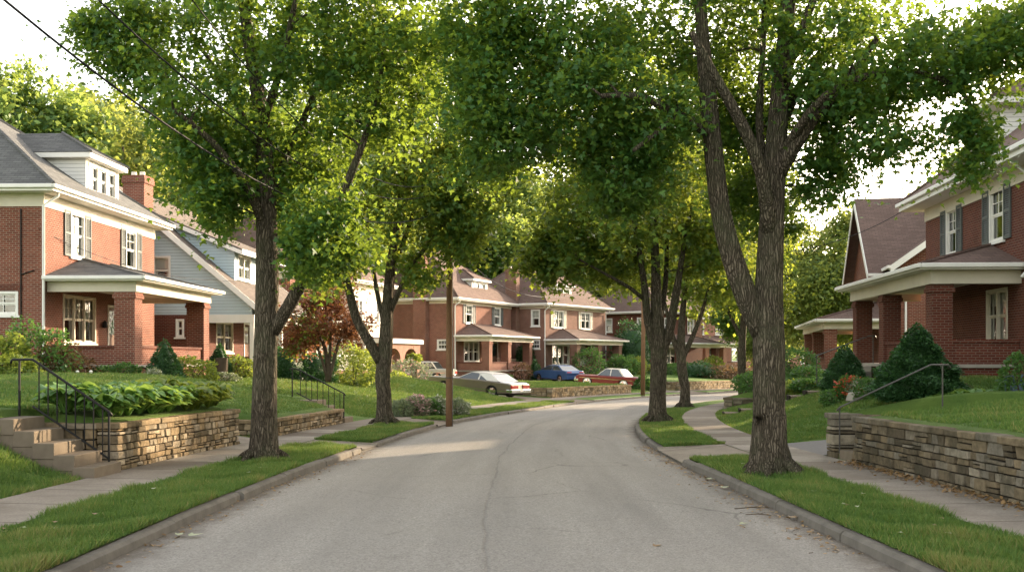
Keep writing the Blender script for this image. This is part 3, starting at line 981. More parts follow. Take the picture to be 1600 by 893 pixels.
def window(parent, fr, u0, u1, z0, z1, units=1, blind=0.45, grid=False, lattice=False, mat='white', name='window', sill=True, case=0.085):
    mb = MB(); g = MB()
    mb.fbox(fr, u0, u0 + case, -0.03, 0.10, z0, z1).fbox(fr, u1 - case, u1, -0.03, 0.10, z0, z1)
    mb.fbox(fr, u0 + case + .001, u1 - case - .001, -0.028, 0.10, z1 - case, z1 - .001).fbox(fr, u0 + case + .001, u1 - case - .001, -0.028, 0.10, z0 + .001, z0 + case * 0.8)
    uw = (u1 - u0 - 2 * case) / units
    bl = MB()
    for i in range(units):
        a = u0 + case + uw * i; b = a + uw
        if i: mb.fbox(fr, a - 0.04, a + 0.04, -0.015, 0.095, z0 + case * 0.8, z1 - case)
        zt, zb_ = z1 - case, z0 + case * 0.8
        zm = (zt + zb_) / 2
        s = 0.045
        for (c, d, n0) in ((zm, zt, 0.03), (zb_, zm, 0.055)):
            mb.fbox(fr, a + .002, a + s, n0, n0 + 0.035, c, d).fbox(fr, b - s, b - .002, n0, n0 + 0.035, c, d)
            mb.fbox(fr, a + s, b - s, n0 + .001, n0 + 0.034, d - s, d).fbox(fr, a + s, b - s, n0 + .001, n0 + 0.034, c, c + s)
        if grid or lattice:
            nn = 3 if lattice else 2
            for k in range(1, nn):
                uu = a + uw * k / nn
                mb.fbox(fr, uu - 0.012, uu + 0.012, 0.032, 0.058, (zb_ if lattice else zm) + s, zt - s)
            mb.fbox(fr, a + s, b - s, 0.033, 0.057, (zm + zt) / 2 - 0.012, (zm + zt) / 2 + 0.012)
        g.poly([fr(a, 0.075, zb_), fr(b, 0.075, zb_), fr(b, 0.075, zt), fr(a, 0.075, zt)])
        if blind:
            q = blind + random.uniform(-0.06, 0.06)
            bl.poly([fr(a, 0.115, zt - (zt - zb_) * q), fr(b, 0.115, zt - (zt - zb_) * q), fr(b, 0.115, zt), fr(a, 0.115, zt)])
            # drawn-aside curtains below
            for (ca, cb) in ((a, a + uw * 0.2), (b - uw * 0.2, b)):
                bl.poly([fr(ca, 0.135, zb_), fr(cb, 0.135, zb_), fr(cb, 0.135, zt), fr(ca, 0.135, zt)])
    o = mb.build(name, M[mat], parent)
    g.build('pane', M['glass'], o)
    if blind: bl.build('blind', M['blind'] if random.random() < .7 else M['curtain'], o)
    if sill:
        sl = MB(); sl.fbox(fr, u0 - 0.07, u1 + 0.07, -0.075, 0.02, z0 - 0.075, z0 - 0.003); sl.build('sill', M[mat], o)
    return o


def shutters(parent, fr, u0, u1, z0, z1, w=0.42, mat='shutter'):
    for a, b in ((u0 - w - 0.02, u0 - 0.02), (u1 + 0.02, u1 + w + 0.02)):
        mb = MB()
        mb.fbox(fr, a, a + .06, -0.055, -0.006, z0, z1).fbox(fr, b - .06, b, -0.055, -0.006, z0, z1)
        for zc in (z0, (z0 + z1) / 2 - .04, z1 - .08): mb.fbox(fr, a + .06, b - .06, -0.053, -0.008, zc, zc + .08)
        z = z0 + .09
        while z < z1 - .09:
            mb.poly([fr(a + .06, -0.045, z), fr(b - .06, -0.045, z), fr(b - .06, -0.015, z + .055), fr(a + .06, -0.015, z + .055)]); z += .06
        mb.build('shutter', M[mat], parent)


def hip_roof(parent, x0, x1, y0, y1, z, rise, mat, ov=0.5, name='roof', eave=True, eave_h=0.2, emat='white', lift=0.0):
    a0, a1, b0, b1 = x0 - ov, x1 + ov, y0 - ov, y1 + ov
    w, d = a1 - a0, b1 - b0
    mb = MB()
    zt = z + rise; e = z + 0.012
    A, B, C_, D_ = (a0, b0, e), (a1, b0, e), (a1, b1, e), (a0, b1, e)
    if w > d:
        p, q = (a0 + d / 2, (b0 + b1) / 2, zt), (a1 - d / 2, (b0 + b1) / 2, zt)
        mb.poly([A, B, q, p]); mb.poly([B, C_, q]); mb.poly([C_, D_, p, q]); mb.poly([D_, A, p])
    else:
        p, q = ((a0 + a1) / 2, b0 + w / 2, zt), ((a0 + a1) / 2, b1 - w / 2, zt)
        mb.poly([A, B, p]); mb.poly([B, C_, q, p]); mb.poly([C_, D_, q]); mb.poly([D_, A, p, q])
    mb.poly([A, D_, C_, B])
    r = mb.build(name, M[mat], parent)
    # ridge caps
    rc = MB()
    for c, pk in ((A, p), (B, q if w > d else p), (C_, q), (D_, p if w > d else q)):
        rc.tube([Vector(c) + Vector((0, 0, .02)), Vector(pk) + Vector((0, 0, .02))], 0.075, 5)
    rc.tube([Vector(p) + Vector((0, 0, .02)), Vector(q) + Vector((0, 0, .02))], 0.075, 5)
    rc.build('ridge_cap', M[mat], r)
    if eave:
        ev = MB(); ev.box(a0 + .02, a1 - .02, b0 + .02, b1 - .02, z - eave_h, z + 0.004)
        ev.build('eave', M[emat], parent, bevel=0.012)
        gt = MB()
        for (xa, xb, ya, yb) in ((a0 - .07, a1 + .07, b0 - .09, b0 + .015), (a0 - .09, a0 + .015, b0 + .016, b1), (a1 - .015, a1 + .09, b0 + .016, b1)):
            gt.box(xa, xb, ya, yb, z - 0.11, z + 0.02)
        gt.build('gutter', M['white'], parent, bevel=0.02)
    return r


def frieze(parent, x0, x1, y0, y1, z0, z1, mat='cream'):
    t = .035
    mb = MB(); mb.box(x0 - t, x1 + t, y0 - t, y0 - .003, z0, z1); mb.box(x0 - t, x0 - .003, y0 - .002, y1, z0, z1); mb.box(x1 + .003, x1 + t, y0 - .002, y1, z0, z1)
    mb.build('frieze_board', M[mat], parent)


def downspout(parent, x, y, z0, z1, kick=(0.35, 0), mat='white'):
    mb = MB(); mb.tube([(x + kick[0], y + kick[1], z1), (x + kick[0], y + kick[1], z1 - .08), (x, y, z1 - .4), (x, y, z0 + .15), (x - .0, y - .12, z0)], 0.05, 8)
    mb.build('downspout', M[mat], parent, smooth=True)


def chimney(parent, x0, x1, y0, y1, z0, z1, mat):
    mb = MB(); mb.box(x0, x1, y0, y1, z0, z1 - .35); mb.box(x0 - .05, x1 + .05, y0 - .05, y1 + .05, z1 - .35, z1 - .12); mb.box(x0 - .02, x1 + .02, y0 - .02, y1 + .02, z1 - .12, z1)
    c = mb.build('chimney', M[mat], parent)
    for k in (0.3, 0.7): MB().lathe((x0 + (x1 - x0) * .5, y0 + (y1 - y0) * k, z1), [(.13, 0), (.12, .22), (.10, .22)], 10).build('chimney_pot', M['stucco'], c)
    return c


def body(parent, W, D, hw, mat, front=(), left=(), right=(), found=0.45, fmat='concrete'):
    """front y=0, left x=0, right x=W; ops are (u0,u1,z0,z1)"""
    mb = MB()
    f = FR((0, 0, 0), (1, 0, 0), (0, 1, 0)); l = FR((0, 0, 0), (0, 1, 0), (1, 0, 0)); r = FR((W, 0, 0), (0, 1, 0), (-1, 0, 0))
    wall_panel(mb, f, W, found, hw, front); wall_panel(mb, l, D, found, hw, left); wall_panel(mb, r, D, found, hw, right)
    wall_panel(mb, FR((0, D, 0), (1, 0, 0), (0, -1, 0)), W, found, hw)
    mb.build('wall', M[mat], parent)
    fb = MB(); fb.box(-.04, W + .04, -.04, D + .04, -1.2, found)
    fb.build('foundation', M[fmat], parent)
    # upper floor inside: keeps the rooms dark
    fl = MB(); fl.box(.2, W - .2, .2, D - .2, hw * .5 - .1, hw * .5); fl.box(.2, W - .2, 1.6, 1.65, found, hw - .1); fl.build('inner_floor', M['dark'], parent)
    return f, l, r


def porch(parent, x0, x1, dep, zf, zb, beam, rise, rmat, bmat, cols, colw=0.55, parapet=None, pmat=None, pz=None, ends=(True, True), wood=False, ov=0.38, top_ov=True, gaps=()):
    """columns are (x) positions along the front edge; parapet spans are gaps excluded"""
    mb = MB(); mb.box(x0 + .05, x1 - .05, -dep + .05, -.005, -1.0, zf - .1); mb.build('porch_base', M[bmat], parent)
    mb = MB(); mb.box(x0 - .04, x1 + .04, -dep - .04, -.006, zf - .1, zf); mb.build('porch_floor', M['concrete'], parent, bevel=.01)
    for cx in cols:
        mb = MB()
        if wood:
            mb.lathe((cx, -dep + .22, 0), [(.14, zf), (.14, zf + .15), (.105, zf + .2), (.09, zb - .2), (.13, zb - .12), (.13, zb - .004)], 14)
            mb.build('porch_column', M['white'], parent, smooth=False)
        else:
            h = colw / 2
            mb.box(cx - h, cx + h, -dep + .02, -dep + .02 + colw, -.9, zb - .22)
            c = mb.build('porch_column', M[bmat], parent)
            cp = MB(); cp.box(cx - h - .05, cx + h + .05, -dep - .03, -dep + .07 + colw, zb - .22, zb - .1); cp.box(cx - h - .02, cx + h + .02, -dep, -dep + .04 + colw, zb - .1, zb - .004)
            cp.build('capital', M[bmat], c)
    if parapet:
        t = .22
        segs = []
        xs = sorted(cols)
        for a, b in zip(xs, xs[1:]):
            if any(a - .01 <= g[0] and g[1] <= b + .01 for g in gaps): continue
            segs.append((a + colw / 2 + .003, b - colw / 2 - .003))
        mb = MB(); cap = MB()
        for a, b in segs:
            mb.box(a, b, -dep + .12, -dep + .12 + t, -.9, pz - .09); cap.box(a - .01, b + .01, -dep + .07, -dep + .17 + t, pz - .09, pz)
        for on, xx in ((ends[0], x0), (ends[1], x1)):
            if on:
                xa = xx + .12 if xx == x0 else xx - .12 - t
                mb.box(xa, xa + t, -dep + .02 + colw + .003, -.01, -.9, pz - .09); cap.box(xa - .05, xa + t + .05, -dep + .02 + colw + .004, -.012, pz - .09, pz)
        pm = mb.build('parapet', M[pmat or bmat], parent)
        cap.build('coping', M['brick_dark'] if pmat is None else M['concrete'], pm)
    # beam on three sides, ceiling, eave board, roof
    b = MB(); w = .3
    b.box(x0 - .05, x1 + .05, -dep - .05, -dep - .05 + w, zb, zb + beam); b.box(x0 - .05, x0 - .05 + w, -dep - .05 + w + .002, -.008, zb, zb + beam); b.box(x1 + .05 - w, x1 + .05, -dep - .05 + w + .002, -.008, zb, zb + beam)
    b.build('porch_beam', M['cream'], parent)
    b = MB(); b.box(x0 + .26, x1 - .26, -dep + .26, -.008, zb + beam - .12, zb + beam - .03); b.build('porch_ceiling', M['cream'], parent)
    z = zb + beam
    a0, a1, b0 = x0 - .05 - ov, x1 + .05 + ov, -dep - .05 - ov
    ev = MB(); ev.box(a0 + .02, a1 - .02, b0 + .02, -.01, z + .002, z + .13); ev.build('porch_eave', M['white'], parent, bevel=.01)
    gt = MB(); gt.box(a0 - .06, a1 + .06, b0 - .08, b0 + .015, z + .05, z + .17); gt.box(a0 - .08, a0 + .015, b0 + .016, -.02, z + .05, z + .17); gt.box(a1 - .015, a1 + .08, b0 + .016, -.02, z + .05, z + .17)
    gt.build('porch_gutter', M['white'], parent, bevel=.02)
    r = MB(); e = z + .145; k = (-b0) * .95
    r.poly([(a0, b0, e), (a1, b0, e), (a1 - k, -.012, e + rise), (a0 + k, -.012, e + rise)])
    r.poly([(a0, b0, e), (a0 + k, -.012, e + rise), (a0, -.012, e)]); r.poly([(a1, b0, e), (a1, -.012, e), (a1 - k, -.012, e + rise)])
    r.poly([(a0, b0, e), (a0, -.012, e), (a1, -.012, e), (a1, b0, e)])
    rr = r.build('porch_roof', M[rmat], parent)
    for s_, t_ in (((a0, b0), (a0 + k, -.03)), ((a1, b0), (a1 - k, -.03))): MB().tube([(s_[0], s_[1], e + .015), (t_[0], t_[1], e + rise + .015)], .06, 5).build('ridge_cap', M[rmat], rr)


def door(parent, fr, u0, u1, z0, z1, mat='wood_door', glaze=True):
    mb = MB(); mb.fbox(fr, u0 - .1, u0, -.03, .1, z0, z1 + .1).fbox(fr, u1, u1 + .1, -.03, .1, z0, z1 + .1).fbox(fr, u0, u1, -.028, .1, z1, z1 + .1)
    fr_o = mb.build('door_frame', M['white'], parent)
    d = MB(); s = .12
    d.fbox(fr, u0, u0 + s, .03, .075, z0, z1).fbox(fr, u1 - s, u1, .03, .075, z0, z1)
    for a, b in ((z0, z0 + .7), (z1 - s, z1), (z0 + 1.0, z0 + 1.1)): d.fbox(fr, u0 + s, u1 - s, .032, .073, a, b)
    d.fbox(fr, u0 + s, u1 - s, .05, .065, z0 + .7, z0 + 1.0)
    do = d.build('door', M[mat], parent)
    p = MB(); p.poly([fr(u0 + s, .055, z0 + 1.1), fr(u1 - s, .055, z0 + 1.1), fr(u1 - s, .055, z1 - s), fr(u0 + s, .055, z1 - s)]); p.build('pane', M['glass'], do)
    h = MB(); h.tube([fr(u1 - .06, .03, z0 + 1.02), fr(u1 - .06, -.03, z0 + 1.02)], .028, 8); h.build('handle', M['chrome'], do)


def dormer(parent, x0, x1, yf, z0, z1, rise, depth, smat, rmat, units=3, win=None, ov=0.3):
    """box dormer with hip roof; front at y=yf, runs back `depth`"""
    fr = FR((x0, yf, 0), (1, 0, 0), (0, 1, 0)); W = x1 - x0
    wz0, wz1 = win or (z0 + .3, z1 - .12)
    mb = MB(); wall_panel(mb, fr, W, z0 - .6, z1, [(.25, W - .25, wz0, wz1)], .1)
    wall_panel(mb, FR((x0, yf, 0), (0, 1, 0), (1, 0, 0)), depth, z0 - .6, z1); wall_panel(mb, FR((x1, yf, 0), (0, 1, 0), (-1, 0, 0)), depth, z0 - .6, z1)
    d = mb.build('dormer', M[smat], parent)
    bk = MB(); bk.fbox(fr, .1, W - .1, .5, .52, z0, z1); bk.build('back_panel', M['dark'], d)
    window(d, fr, .25, W - .25, wz0, wz1, units, .55)
    MB().fbox(fr, -.03, .10, -.03, -.004, z0, z1).build('corner_board', M['white'], d); MB().fbox(fr, W - .10, W + .03, -.03, -.004, z0, z1).build('corner_board', M['white'], d)
    ev = MB(); ev.box(x0 - ov, x1 + ov, yf - ov, yf + depth, z1 - .02, z1 + .17); ev.build('dormer_eave', M['white'], d, bevel=.012)
    r = MB(); a0, a1, b0, b1 = x0 - ov - .03, x1 + ov + .03, yf - ov - .03, yf + depth; e = z1 + .18; w2 = (a1 - a0) / 2
    p, q = ((a0 + a1) / 2, b0 + w2, e + rise), ((a0 + a1) / 2, b1 + .5, e + rise)
    r.poly([(a0, b0, e), (a1, b0, e), p]); r.poly([(a1, b0, e), (a1, b1 + .5, e), q, p]); r.poly([(a0, b0, e), p, q, (a0, b1 + .5, e)]); r.poly([(a0, b0, e), (a0, b1, e), (a1, b1, e), (a1, b0, e)])
    rr = r.build('dormer_roof', M[rmat], d)
    for s_ in ((a0, b0, e + .015), (a1, b0, e + .015)): MB().tube([s_, (p[0], p[1], p[2] + .015)], .06, 5).build('ridge_cap', M[rmat], rr)
    return d


def house(name, label, pos, heading, side):
    rz = (math.pi / 2 - R(heading)) if side == 'L' else (-math.pi / 2 - R(heading))
    return empty(name, pos, rz, label, 'house')


# ---- left 1: brick house with grey hip roof and white dormer
A = house('brick_house', 'red brick house nearest on the left, white dormer and grey shingled porch roof', (-15.65, 38.0, 1.1), 2.2, 'L')
W, D, hw = 10.5, 9.5, 6.3
fo = [(2.1, 3.3, 4.4, 6.0), (7.25, 8.4, 4.4, 5.95), (1.5, 4.3, 1.35, 3.05), (5.55, 6.5, .62, 2.75)]
lo = [(.85, 2.35, 2.25, 3.05)]
f, l, r = body(A, W, D, hw, 'brick', fo, lo, fmat='stone_far')
window(A, f, *fo[0], 1, .4, grid=True); shutters(A, f, *fo[0], .5)
window(A, f, *fo[1], 1, .35, grid=True); shutters(A, f, *fo[1], .5)
window(A, f, *fo[2], 3, .5, grid=True, mat='cream')
window(A, l, *lo[0], 1, .0, lattice=True)
mb = MB(); mb.fbox(l, .7, 2.5, -.02, .0 - .002, 3.06, 3.3); mb.build('brick_lintel', M['brick_dark'], A)
door(A, f, *fo[3])
hip_roof(A, 0, W, 0, D, hw + .22, 3.7, 'shingle_grey', .62)
frieze(A, 0, W, 0, D, hw - .42, hw + .02)
downspout(A, -.12, -.06, -.3, hw, (.1, -.45))
dormer(A, 4.0, 7.1, .25, 6.75, 8.2, 1.05, 3.6, 'siding_white', 'shingle_grey', 3)
porch(A, .3, 8.5, 3.0, .6, 3.05, .34, .85, 'shingle_grey', 'brick', (.65, 8.15), .7, True, None, 1.25, (True, False), gaps=())
mb = MB(); mb.lathe((4.95, -.1, 1.95), [(.03, 0), (.1, .03), (.09, .2), (.03, .28)], 10); mb.build('wall_lamp', M['iron'], A, smooth=True)
mb = MB(); mb.tube([(-.03, .75, hw - .5), (-.03, .75, .6)], .025, 6); mb.tube([(-.03, .75, 3.6), (-.03, .3, 3.75)], .02, 6); mb.build('cable_conduit', M['iron'], A)

# ---- left 2: grey gabled house with sweeping roof
B = house('gabled_house', 'grey sided house with steep sweeping gable roof and brick ground floor, second on the left', (-14.2, 53.0, .95), 5.0, 'L')
W, D = 9.0, 9.2; ze, sl = 3.55, .83; yb = -2.25; yr = 4.3; zrg = ze + sl * (yr - yb)
l = FR((0, yb, 0), (0, 1, 0), (1, 0, 0))       # gable wall coordinate from the porch edge
lo = [(3.35, 4.35, 1.95 + .1, 2.85), (3.98, 4.85, 4.4, 5.75)]
mb = MB(); f = FR((0, 0, 0), (1, 0, 0), (0, 1, 0))
fo = [(1.2, 3.6, 1.25, 2.75), (5.4, 6.4, .62, 2.7)]
wall_panel(mb, f, W, .4, 3.0, fo); l2 = FR((0, 0, 0), (0, 1, 0), (1, 0, 0)); wall_panel(mb, l2, D, .4, 3.0, [(1.1, 1.5, 1.95, 2.8)])
wall_panel(mb, FR((W, 0, 0), (0, 1, 0), (-1, 0, 0)), D, .4, 3.0); wall_panel(mb, FR((0, D, 0), (1, 0, 0), (0, -1, 0)), W, .4, 3.0)
mb.build('wall', M['brick_dark'], B)
window(B, l2, 1.1, 1.5, 1.95, 2.8, 1, 0); window(B, f, *fo[0], 2, .35, mat='cream'); door(B, f, *fo[1])
mb = MB(); mb.box(-.04, W + .04, -.04, D + .04, -1, .4); mb.build('foundation', M['concrete'], B)
wz0, wz1, wy0, wy1 = 4.4, 5.75, 1.75, 2.65
for x in (0.0, W):
    g = MB()
    # gable polygon with window hole on the near side, as strips
    def top(y): return (ze + sl * (y - yb)) if y < yr else (zrg - sl * (y - yr))
    ys = [yb + .1, 0, wy0, wy1, yr, D, yr + (zrg - 3.0) / sl]
    ys = [y for y in ys if y <= D + .001]
    for a, b in zip(ys, ys[1:]):
        za = 3.0
        if x == 0 and a == wy0:
            g.poly([(x, a, za), (x, b, za), (x, b, wz0), (x, a, wz0)]); g.poly([(x, a, wz1), (x, b, wz1), (x, b, top(b) - .1), (x, a, top(a) - .1)])
        else: g.poly([(x, a, za), (x, b, za), (x, b, top(b) - .1), (x, a, top(a) - .1)])
    g.build('gable_wall', M['siding_grey'], B)
window(B, l2, wy0, wy1, wz0, wz1, 1, .5)
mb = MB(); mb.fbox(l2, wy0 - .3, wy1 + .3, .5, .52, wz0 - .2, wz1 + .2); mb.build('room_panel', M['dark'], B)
rf = MB(); ovx = .45
def slab(mb, x0, x1, y0, z0, y1, z1, t):
    mb.hexa([(x0, y0, z0), (x1, y0, z0), (x1, y1, z1), (x0, y1, z1), (x0, y0, z0 + t), (x1, y0, z0 + t), (x1, y1, z1 + t), (x0, y1, z1 + t)])
slab(rf, -ovx, W + ovx, yb - .4, ze - .33, yr, zrg, .07); slab(rf, -ovx, W + ovx, D + .5, zrg - sl * (D + .5 - yr), yr + .002, zrg, .07)
rf.build('roof', M['shingle_taupe'], B)
for x in (-ovx - .04, W + ovx):
    rk = MB()
    slab(rk, x, x + .04, yb - .42, ze - .33 - .24, yr, zrg - .24, .31); slab(rk, x, x + .04, D + .5, zrg - sl * (D + .5 - yr) - .24, yr, zrg - .24, .31)
    rk.build('rake_board', M['white'], B)
so = MB(); slab(so, -ovx + .01, -.005, yb - .38, ze - .36, yr, zrg - .04, .03); slab(so, -ovx + .01, W + ovx - .01, yb - .4, ze - .36, 0, ze - .36 + sl * (-yb + .4), .025); so.build('soffit', M['white'], B)
mb = MB(); mb.box(-.03, .2, yb, -.005, 2.62, 3.0); mb.box(.2, W, yb, yb + .24, 2.62, 3.0); mb.build('porch_beam', M['white'], B)
for cx in (.0, W / 2, W - .25):
    mb = MB(); mb.box(cx, cx + .2, yb + .02, yb + .22, -.6, 2.62); mb.build('porch_post', M['white'], B)
mb = MB(); mb.box(.22, 4.2, yb + .05, yb + .25, -.8, 1.05); mb.box(0, .2, yb + .25, -.01, -.8, 1.05); mb.build('parapet', M['brick_dark'], B)
mb = MB(); mb.box(.05, W - .1, yb + .08, -.01, -.8, .5); mb.build('porch_floor', M['concrete'], B)
# wide dormer on the street side
dx0, dx1, dyf = .9, W - .9, -1.0
dz1 = 6.15
frd = FR((dx0, dyf, 0), (1, 0, 0), (0, 1, 0)); dops = [(.5, 2.4, 4.75, 5.95), (4.2, 6.1, 4.75, 5.95)]
mb = MB(); wall_panel(mb, frd, dx1 - dx0, 4.2, dz1, dops, .1)
for x in (dx0, dx1): mb.poly([(x, dyf, 4.2), (x, 3.9, 7.9), (x, 3.9, 8.15), (x, dyf, dz1)])
dm = mb.build('dormer', M['siding_grey'], B)
for o in dops: window(dm, frd, *o, 2, .5)
rf = MB(); slab(rf, dx0 - .3, dx1 + .3, dyf - .45, dz1 - .18 + .08, 4.2, dz1 + .08 + .41 * (4.2 - dyf), .07); rf.build('dormer_roof', M['shingle_taupe'], dm)
rk = MB()
for x in (dx0 - .34, dx1 + .3): slab(rk, x, x + .04, dyf - .47, dz1 - .32, 4.2, dz1 - .06 + .41 * (4.2 - dyf) - .05, .2)
rk.box(dx0 - .3, dx1 + .3, dyf - .5, dyf - .46, dz1 - .3, dz1 - .05); rk.build('dormer_fascia', M['white'], dm)
chimney(B, -1.15, -.1, 2.55, 3.55, -.5, 9.35, 'brick')
downspout(B, -.25, yb - .3, -.4, ze - .35, (0, 0))
mb = MB(); mb.lathe((2.9, yb + .5, 1.05), [(.06, 0), (.05, .16), (.17, .2), (.1, .46)], 12); mb.build('porch_lamp', M['blind'], B, smooth=True)

# ---- left 3: brick house with white porch, mostly behind the trees
C3 = house('brick_house', 'brick house with white columned porch half hidden behind the copper leaved tree', (-12.6, 64.6, .75), 9.0, 'L')
W, D, hw = 7.8, 8, 6.0
fo = [(1.2, 2.3, 4.2, 5.7), (5.2, 6.3, 4.2, 5.7), (.9, 3.0, 1.2, 2.8), (4.6, 5.5, .6, 2.7)]; lo = [(2, 3, 4.2, 5.6), (2, 3.4, 1.2, 2.7)]
f, l, r = body(C3, W, D, hw, 'brick', fo, lo)
for o, n in zip(fo[:3], (1, 1, 3)): window(C3, f, *o, n, .5)
for o in lo: window(C3, l, *o, 1, .5)
door(C3, f, *fo[3], mat='white')
hip_roof(C3, 0, W, 0, D, hw + .2, 3.4, 'shingle_brown', .5); frieze(C3, 0, W, 0, D, hw - .3, hw + .01)
porch(C3, .1, 7.6, 2.4, .55, 2.75, .4, .7, 'shingle_brown', 'brick', (.35, 2.6, 5.0, 7.35), .4, False, wood=True)
mb = MB()
for i in range(20): mb.box(.6 + .34 * i, .64 + .34 * i, -2.2, -2.16, .55, 1.3)
mb.box(.3, 7.4, -2.22, -2.14, 1.3, 1.37); mb.build('porch_railing', M['white'], C3)

# ---- left 4: rose brick arched porch, pale upper floor
A4 = house('arched_house', 'pale upper floor above a rose brick porch with round arches, beside the silver car', (-10.6, 74.0, .15), 15.0, 'L')
W, D, hw = 7.0, 8.5, 6.7
fo = [(1.0, 2.3, 4.2, 5.7), (4.6, 5.9, 4.2, 5.7), (1, 2.6, 1.1, 2.6), (4.2, 5.1, .5, 2.5)]; lo = []
f, l, r = body(A4, W, D, hw, 'stucco', fo, lo)
for o in fo[:3]: window(A4, f, *o, 2, .5)
door(A4, f, *fo[3])
hip_roof(A4, 0, W, 0, D, hw + .2, 3.2, 'shingle_brown', .55)
dep = 2.4
def arch_panel(mb, fr, W_, zt, arches, t):
    u = 0.0
    for (a, b, zs) in arches:
        mb.fbox(fr, u, a, 0, t, -1, zt)
        c = (a + b) / 2; rr = (b - a) / 2; n = 12
        for k in range(n):
            t0, t1 = math.pi - math.pi * k / n, math.pi - math.pi * (k + 1) / n
            q0 = (c + rr * math.cos(t0), zs + rr * .55 * math.sin(t0)); q1 = (c + rr * math.cos(t1), zs + rr * .55 * math.sin(t1))
            mb.hexa([fr(q0[0], 0, q0[1]), fr(q1[0], 0, q1[1]), fr(q1[0], t, q1[1]), fr(q0[0], t, q0[1]), fr(q0[0], 0, zt), fr(q1[0], 0, zt), fr(q1[0], t, zt), fr(q0[0], t, zt)])
        u = b
    mb.fbox(fr, u, W_, 0, t, -1, zt)
mb = MB(); arch_panel(mb, FR((0, -dep, 0), (1, 0, 0), (0, 1, 0)), W, 2.75, [(.6, 3.1, 1.75), (3.9, 6.4, 1.75)], .3)
arch_panel(mb, FR((0, -dep + .3, 0), (0, 1, 0), (1, 0, 0)), dep - .31, 2.75, [(.3, dep - .6, 1.75)], .28)
arch_panel(mb, FR((W, -dep + .3, 0), (0, 1, 0), (-1, 0, 0)), dep - .31, 2.75, [(.3, dep - .6, 1.75)], .28)
mb.build('porch_wall', M['brick_pink'], A4)
mb = MB(); mb.box(-.2, W + .2, -dep - .2, -.01, 2.76, 3.05); mb.build('porch_cornice', M['white'], A4, bevel=.02)
mb = MB(); mb.box(-.1, W + .1, -dep - .1, -.01, 3.06, 3.12); mb.build('porch_roof', M['shingle_brown'], A4)
mb = MB(); mb.box(.3, W - .3, -dep + .3, -.01, -.8, .45); mb.build('porch_floor', M['concrete'], A4)

# ---- left 5: mid-distance brick house (three quarter view)
E5 = house('brick_house', 'red brick house with brown hip roof behind the gold car, white dormer with two windows', (-4.45, 88.0, .4), 22.8, 'L')
W, D, hw = 11.3, 9.0, 6.0
fo = [(2.05, 3.35, 4.3, 5.8), (7.65, 8.95, 4.3, 5.8), (1.7, 4.6, 1.25, 2.9), (7.2, 8.3, .62, 2.8)]; lo = [(.55, 1.5, 2.2, 3.0), (5.5, 6.5, 4.3, 5.7)]
f, l, r = body(E5, W, D, hw, 'brick_mid', fo, lo, fmat='brick_mid')
for o in fo[:2]: window(E5, f, *o, 1, .45, grid=True); shutters(E5, f, *o, .48)
window(E5, f, *fo[2], 3, .35); window(E5, l, *lo[0], 1, 0, lattice=True); window(E5, l, *lo[1], 1, .5)
door(E5, f, *fo[3])
hip_roof(E5, 0, W, 0, D, hw + .2, 4.3, 'shingle_brown', .6); frieze(E5, 0, W, 0, D, hw - .22, hw + .01)
dormer(E5, 4.7, 7.7, .7, 6.6, 7.85, .9, 3.2, 'siding_white', 'shingle_brown', 2)
porch(E5, .3, 9.3, 2.8, .6, 2.85, .3, 1.0, 'shingle_brown', 'brick_mid', (.65, 4.4, 8.95), .62, True, None, 1.25, (True, False))
chimney(E5, -.62, -.02, 2.2, 3.3, -.5, 9.6, 'brick_mid')
downspout(E5, -.1, -.1, -.3, hw, (.05, -.4))
mb = MB(); mb.box(4.9, 6.3, -2.55, -2.3, 1.27, 1.5)
mb.build('flower_box', M['soil'], E5)
st = empty('concrete_steps', E5.matrix_basis @ Vector((9.9, -2.8, -.25)), E5.rotation_euler.z, 'pale concrete porch steps beside the parked dark blue car', 'steps')
for i in range(4):
    mb = MB(); mb.box(-.6, 1.2, -.35 - .32 * (4 - i), .02 * i, -.4, .05 + .19 * i); mb.build('step', M['concrete'], st, bevel=.01)

# ---- left 6
F6 = house('brick_house', 'brown brick house with paired upper windows behind the maroon car', (2.8, 98.0, .15), 31.7, 'L')
W, D, hw = 11.5, 9.0, 6.3
fo = [(1.55, 3.4, 4.45, 6.0), (6.6, 8.4, 4.45, 6.0), (1.3, 4.4, 1.2, 3.0), (6.2, 7.3, .62, 2.8)]; lo = [(.45, 1.35, 4.55, 6.0), (.45, 1.4, 2.6, 3.4)]
f, l, r = body(F6, W, D, hw, 'brick_brown', fo, lo, fmat='brick_brown')
for o in fo[:2]: window(F6, f, *o, 2, .45, grid=True); shutters(F6, f, *o, .45, 'cream')
window(F6, f, *fo[2], 3, .3); window(F6, l, *lo[0], 1, .5, grid=True); window(F6, l, *lo[1], 1, 0, lattice=True)
door(F6, f, *fo[3], mat='white')
hip_roof(F6, 0, W, 0, D, hw + .2, 4.3, 'shingle_brown', .6); frieze(F6, 0, W, 0, D, hw - .22, hw + .01)
dormer(F6, 3.2, 6.0, .7, 6.95, 8.2, .9, 3.2, 'siding_white', 'shingle_brown', 2)
porch(F6, .3, 9.0, 3.0, .6, 2.95, .3, 1.0, 'shingle_brown', 'brick_brown', (.65, 4.6, 8.65), .62, True, None, 1.2, (True, False), gaps=[(4.6, 8.65)])
chimney(F6, -.62, -.02, 2.5, 3.6, -.5, 9.6, 'brick_brown')
downspout(F6, -.1, -.1, -.3, hw, (.05, -.4)); downspout(F6, 11.4, -.1, -.3, hw, (.05, -.4))

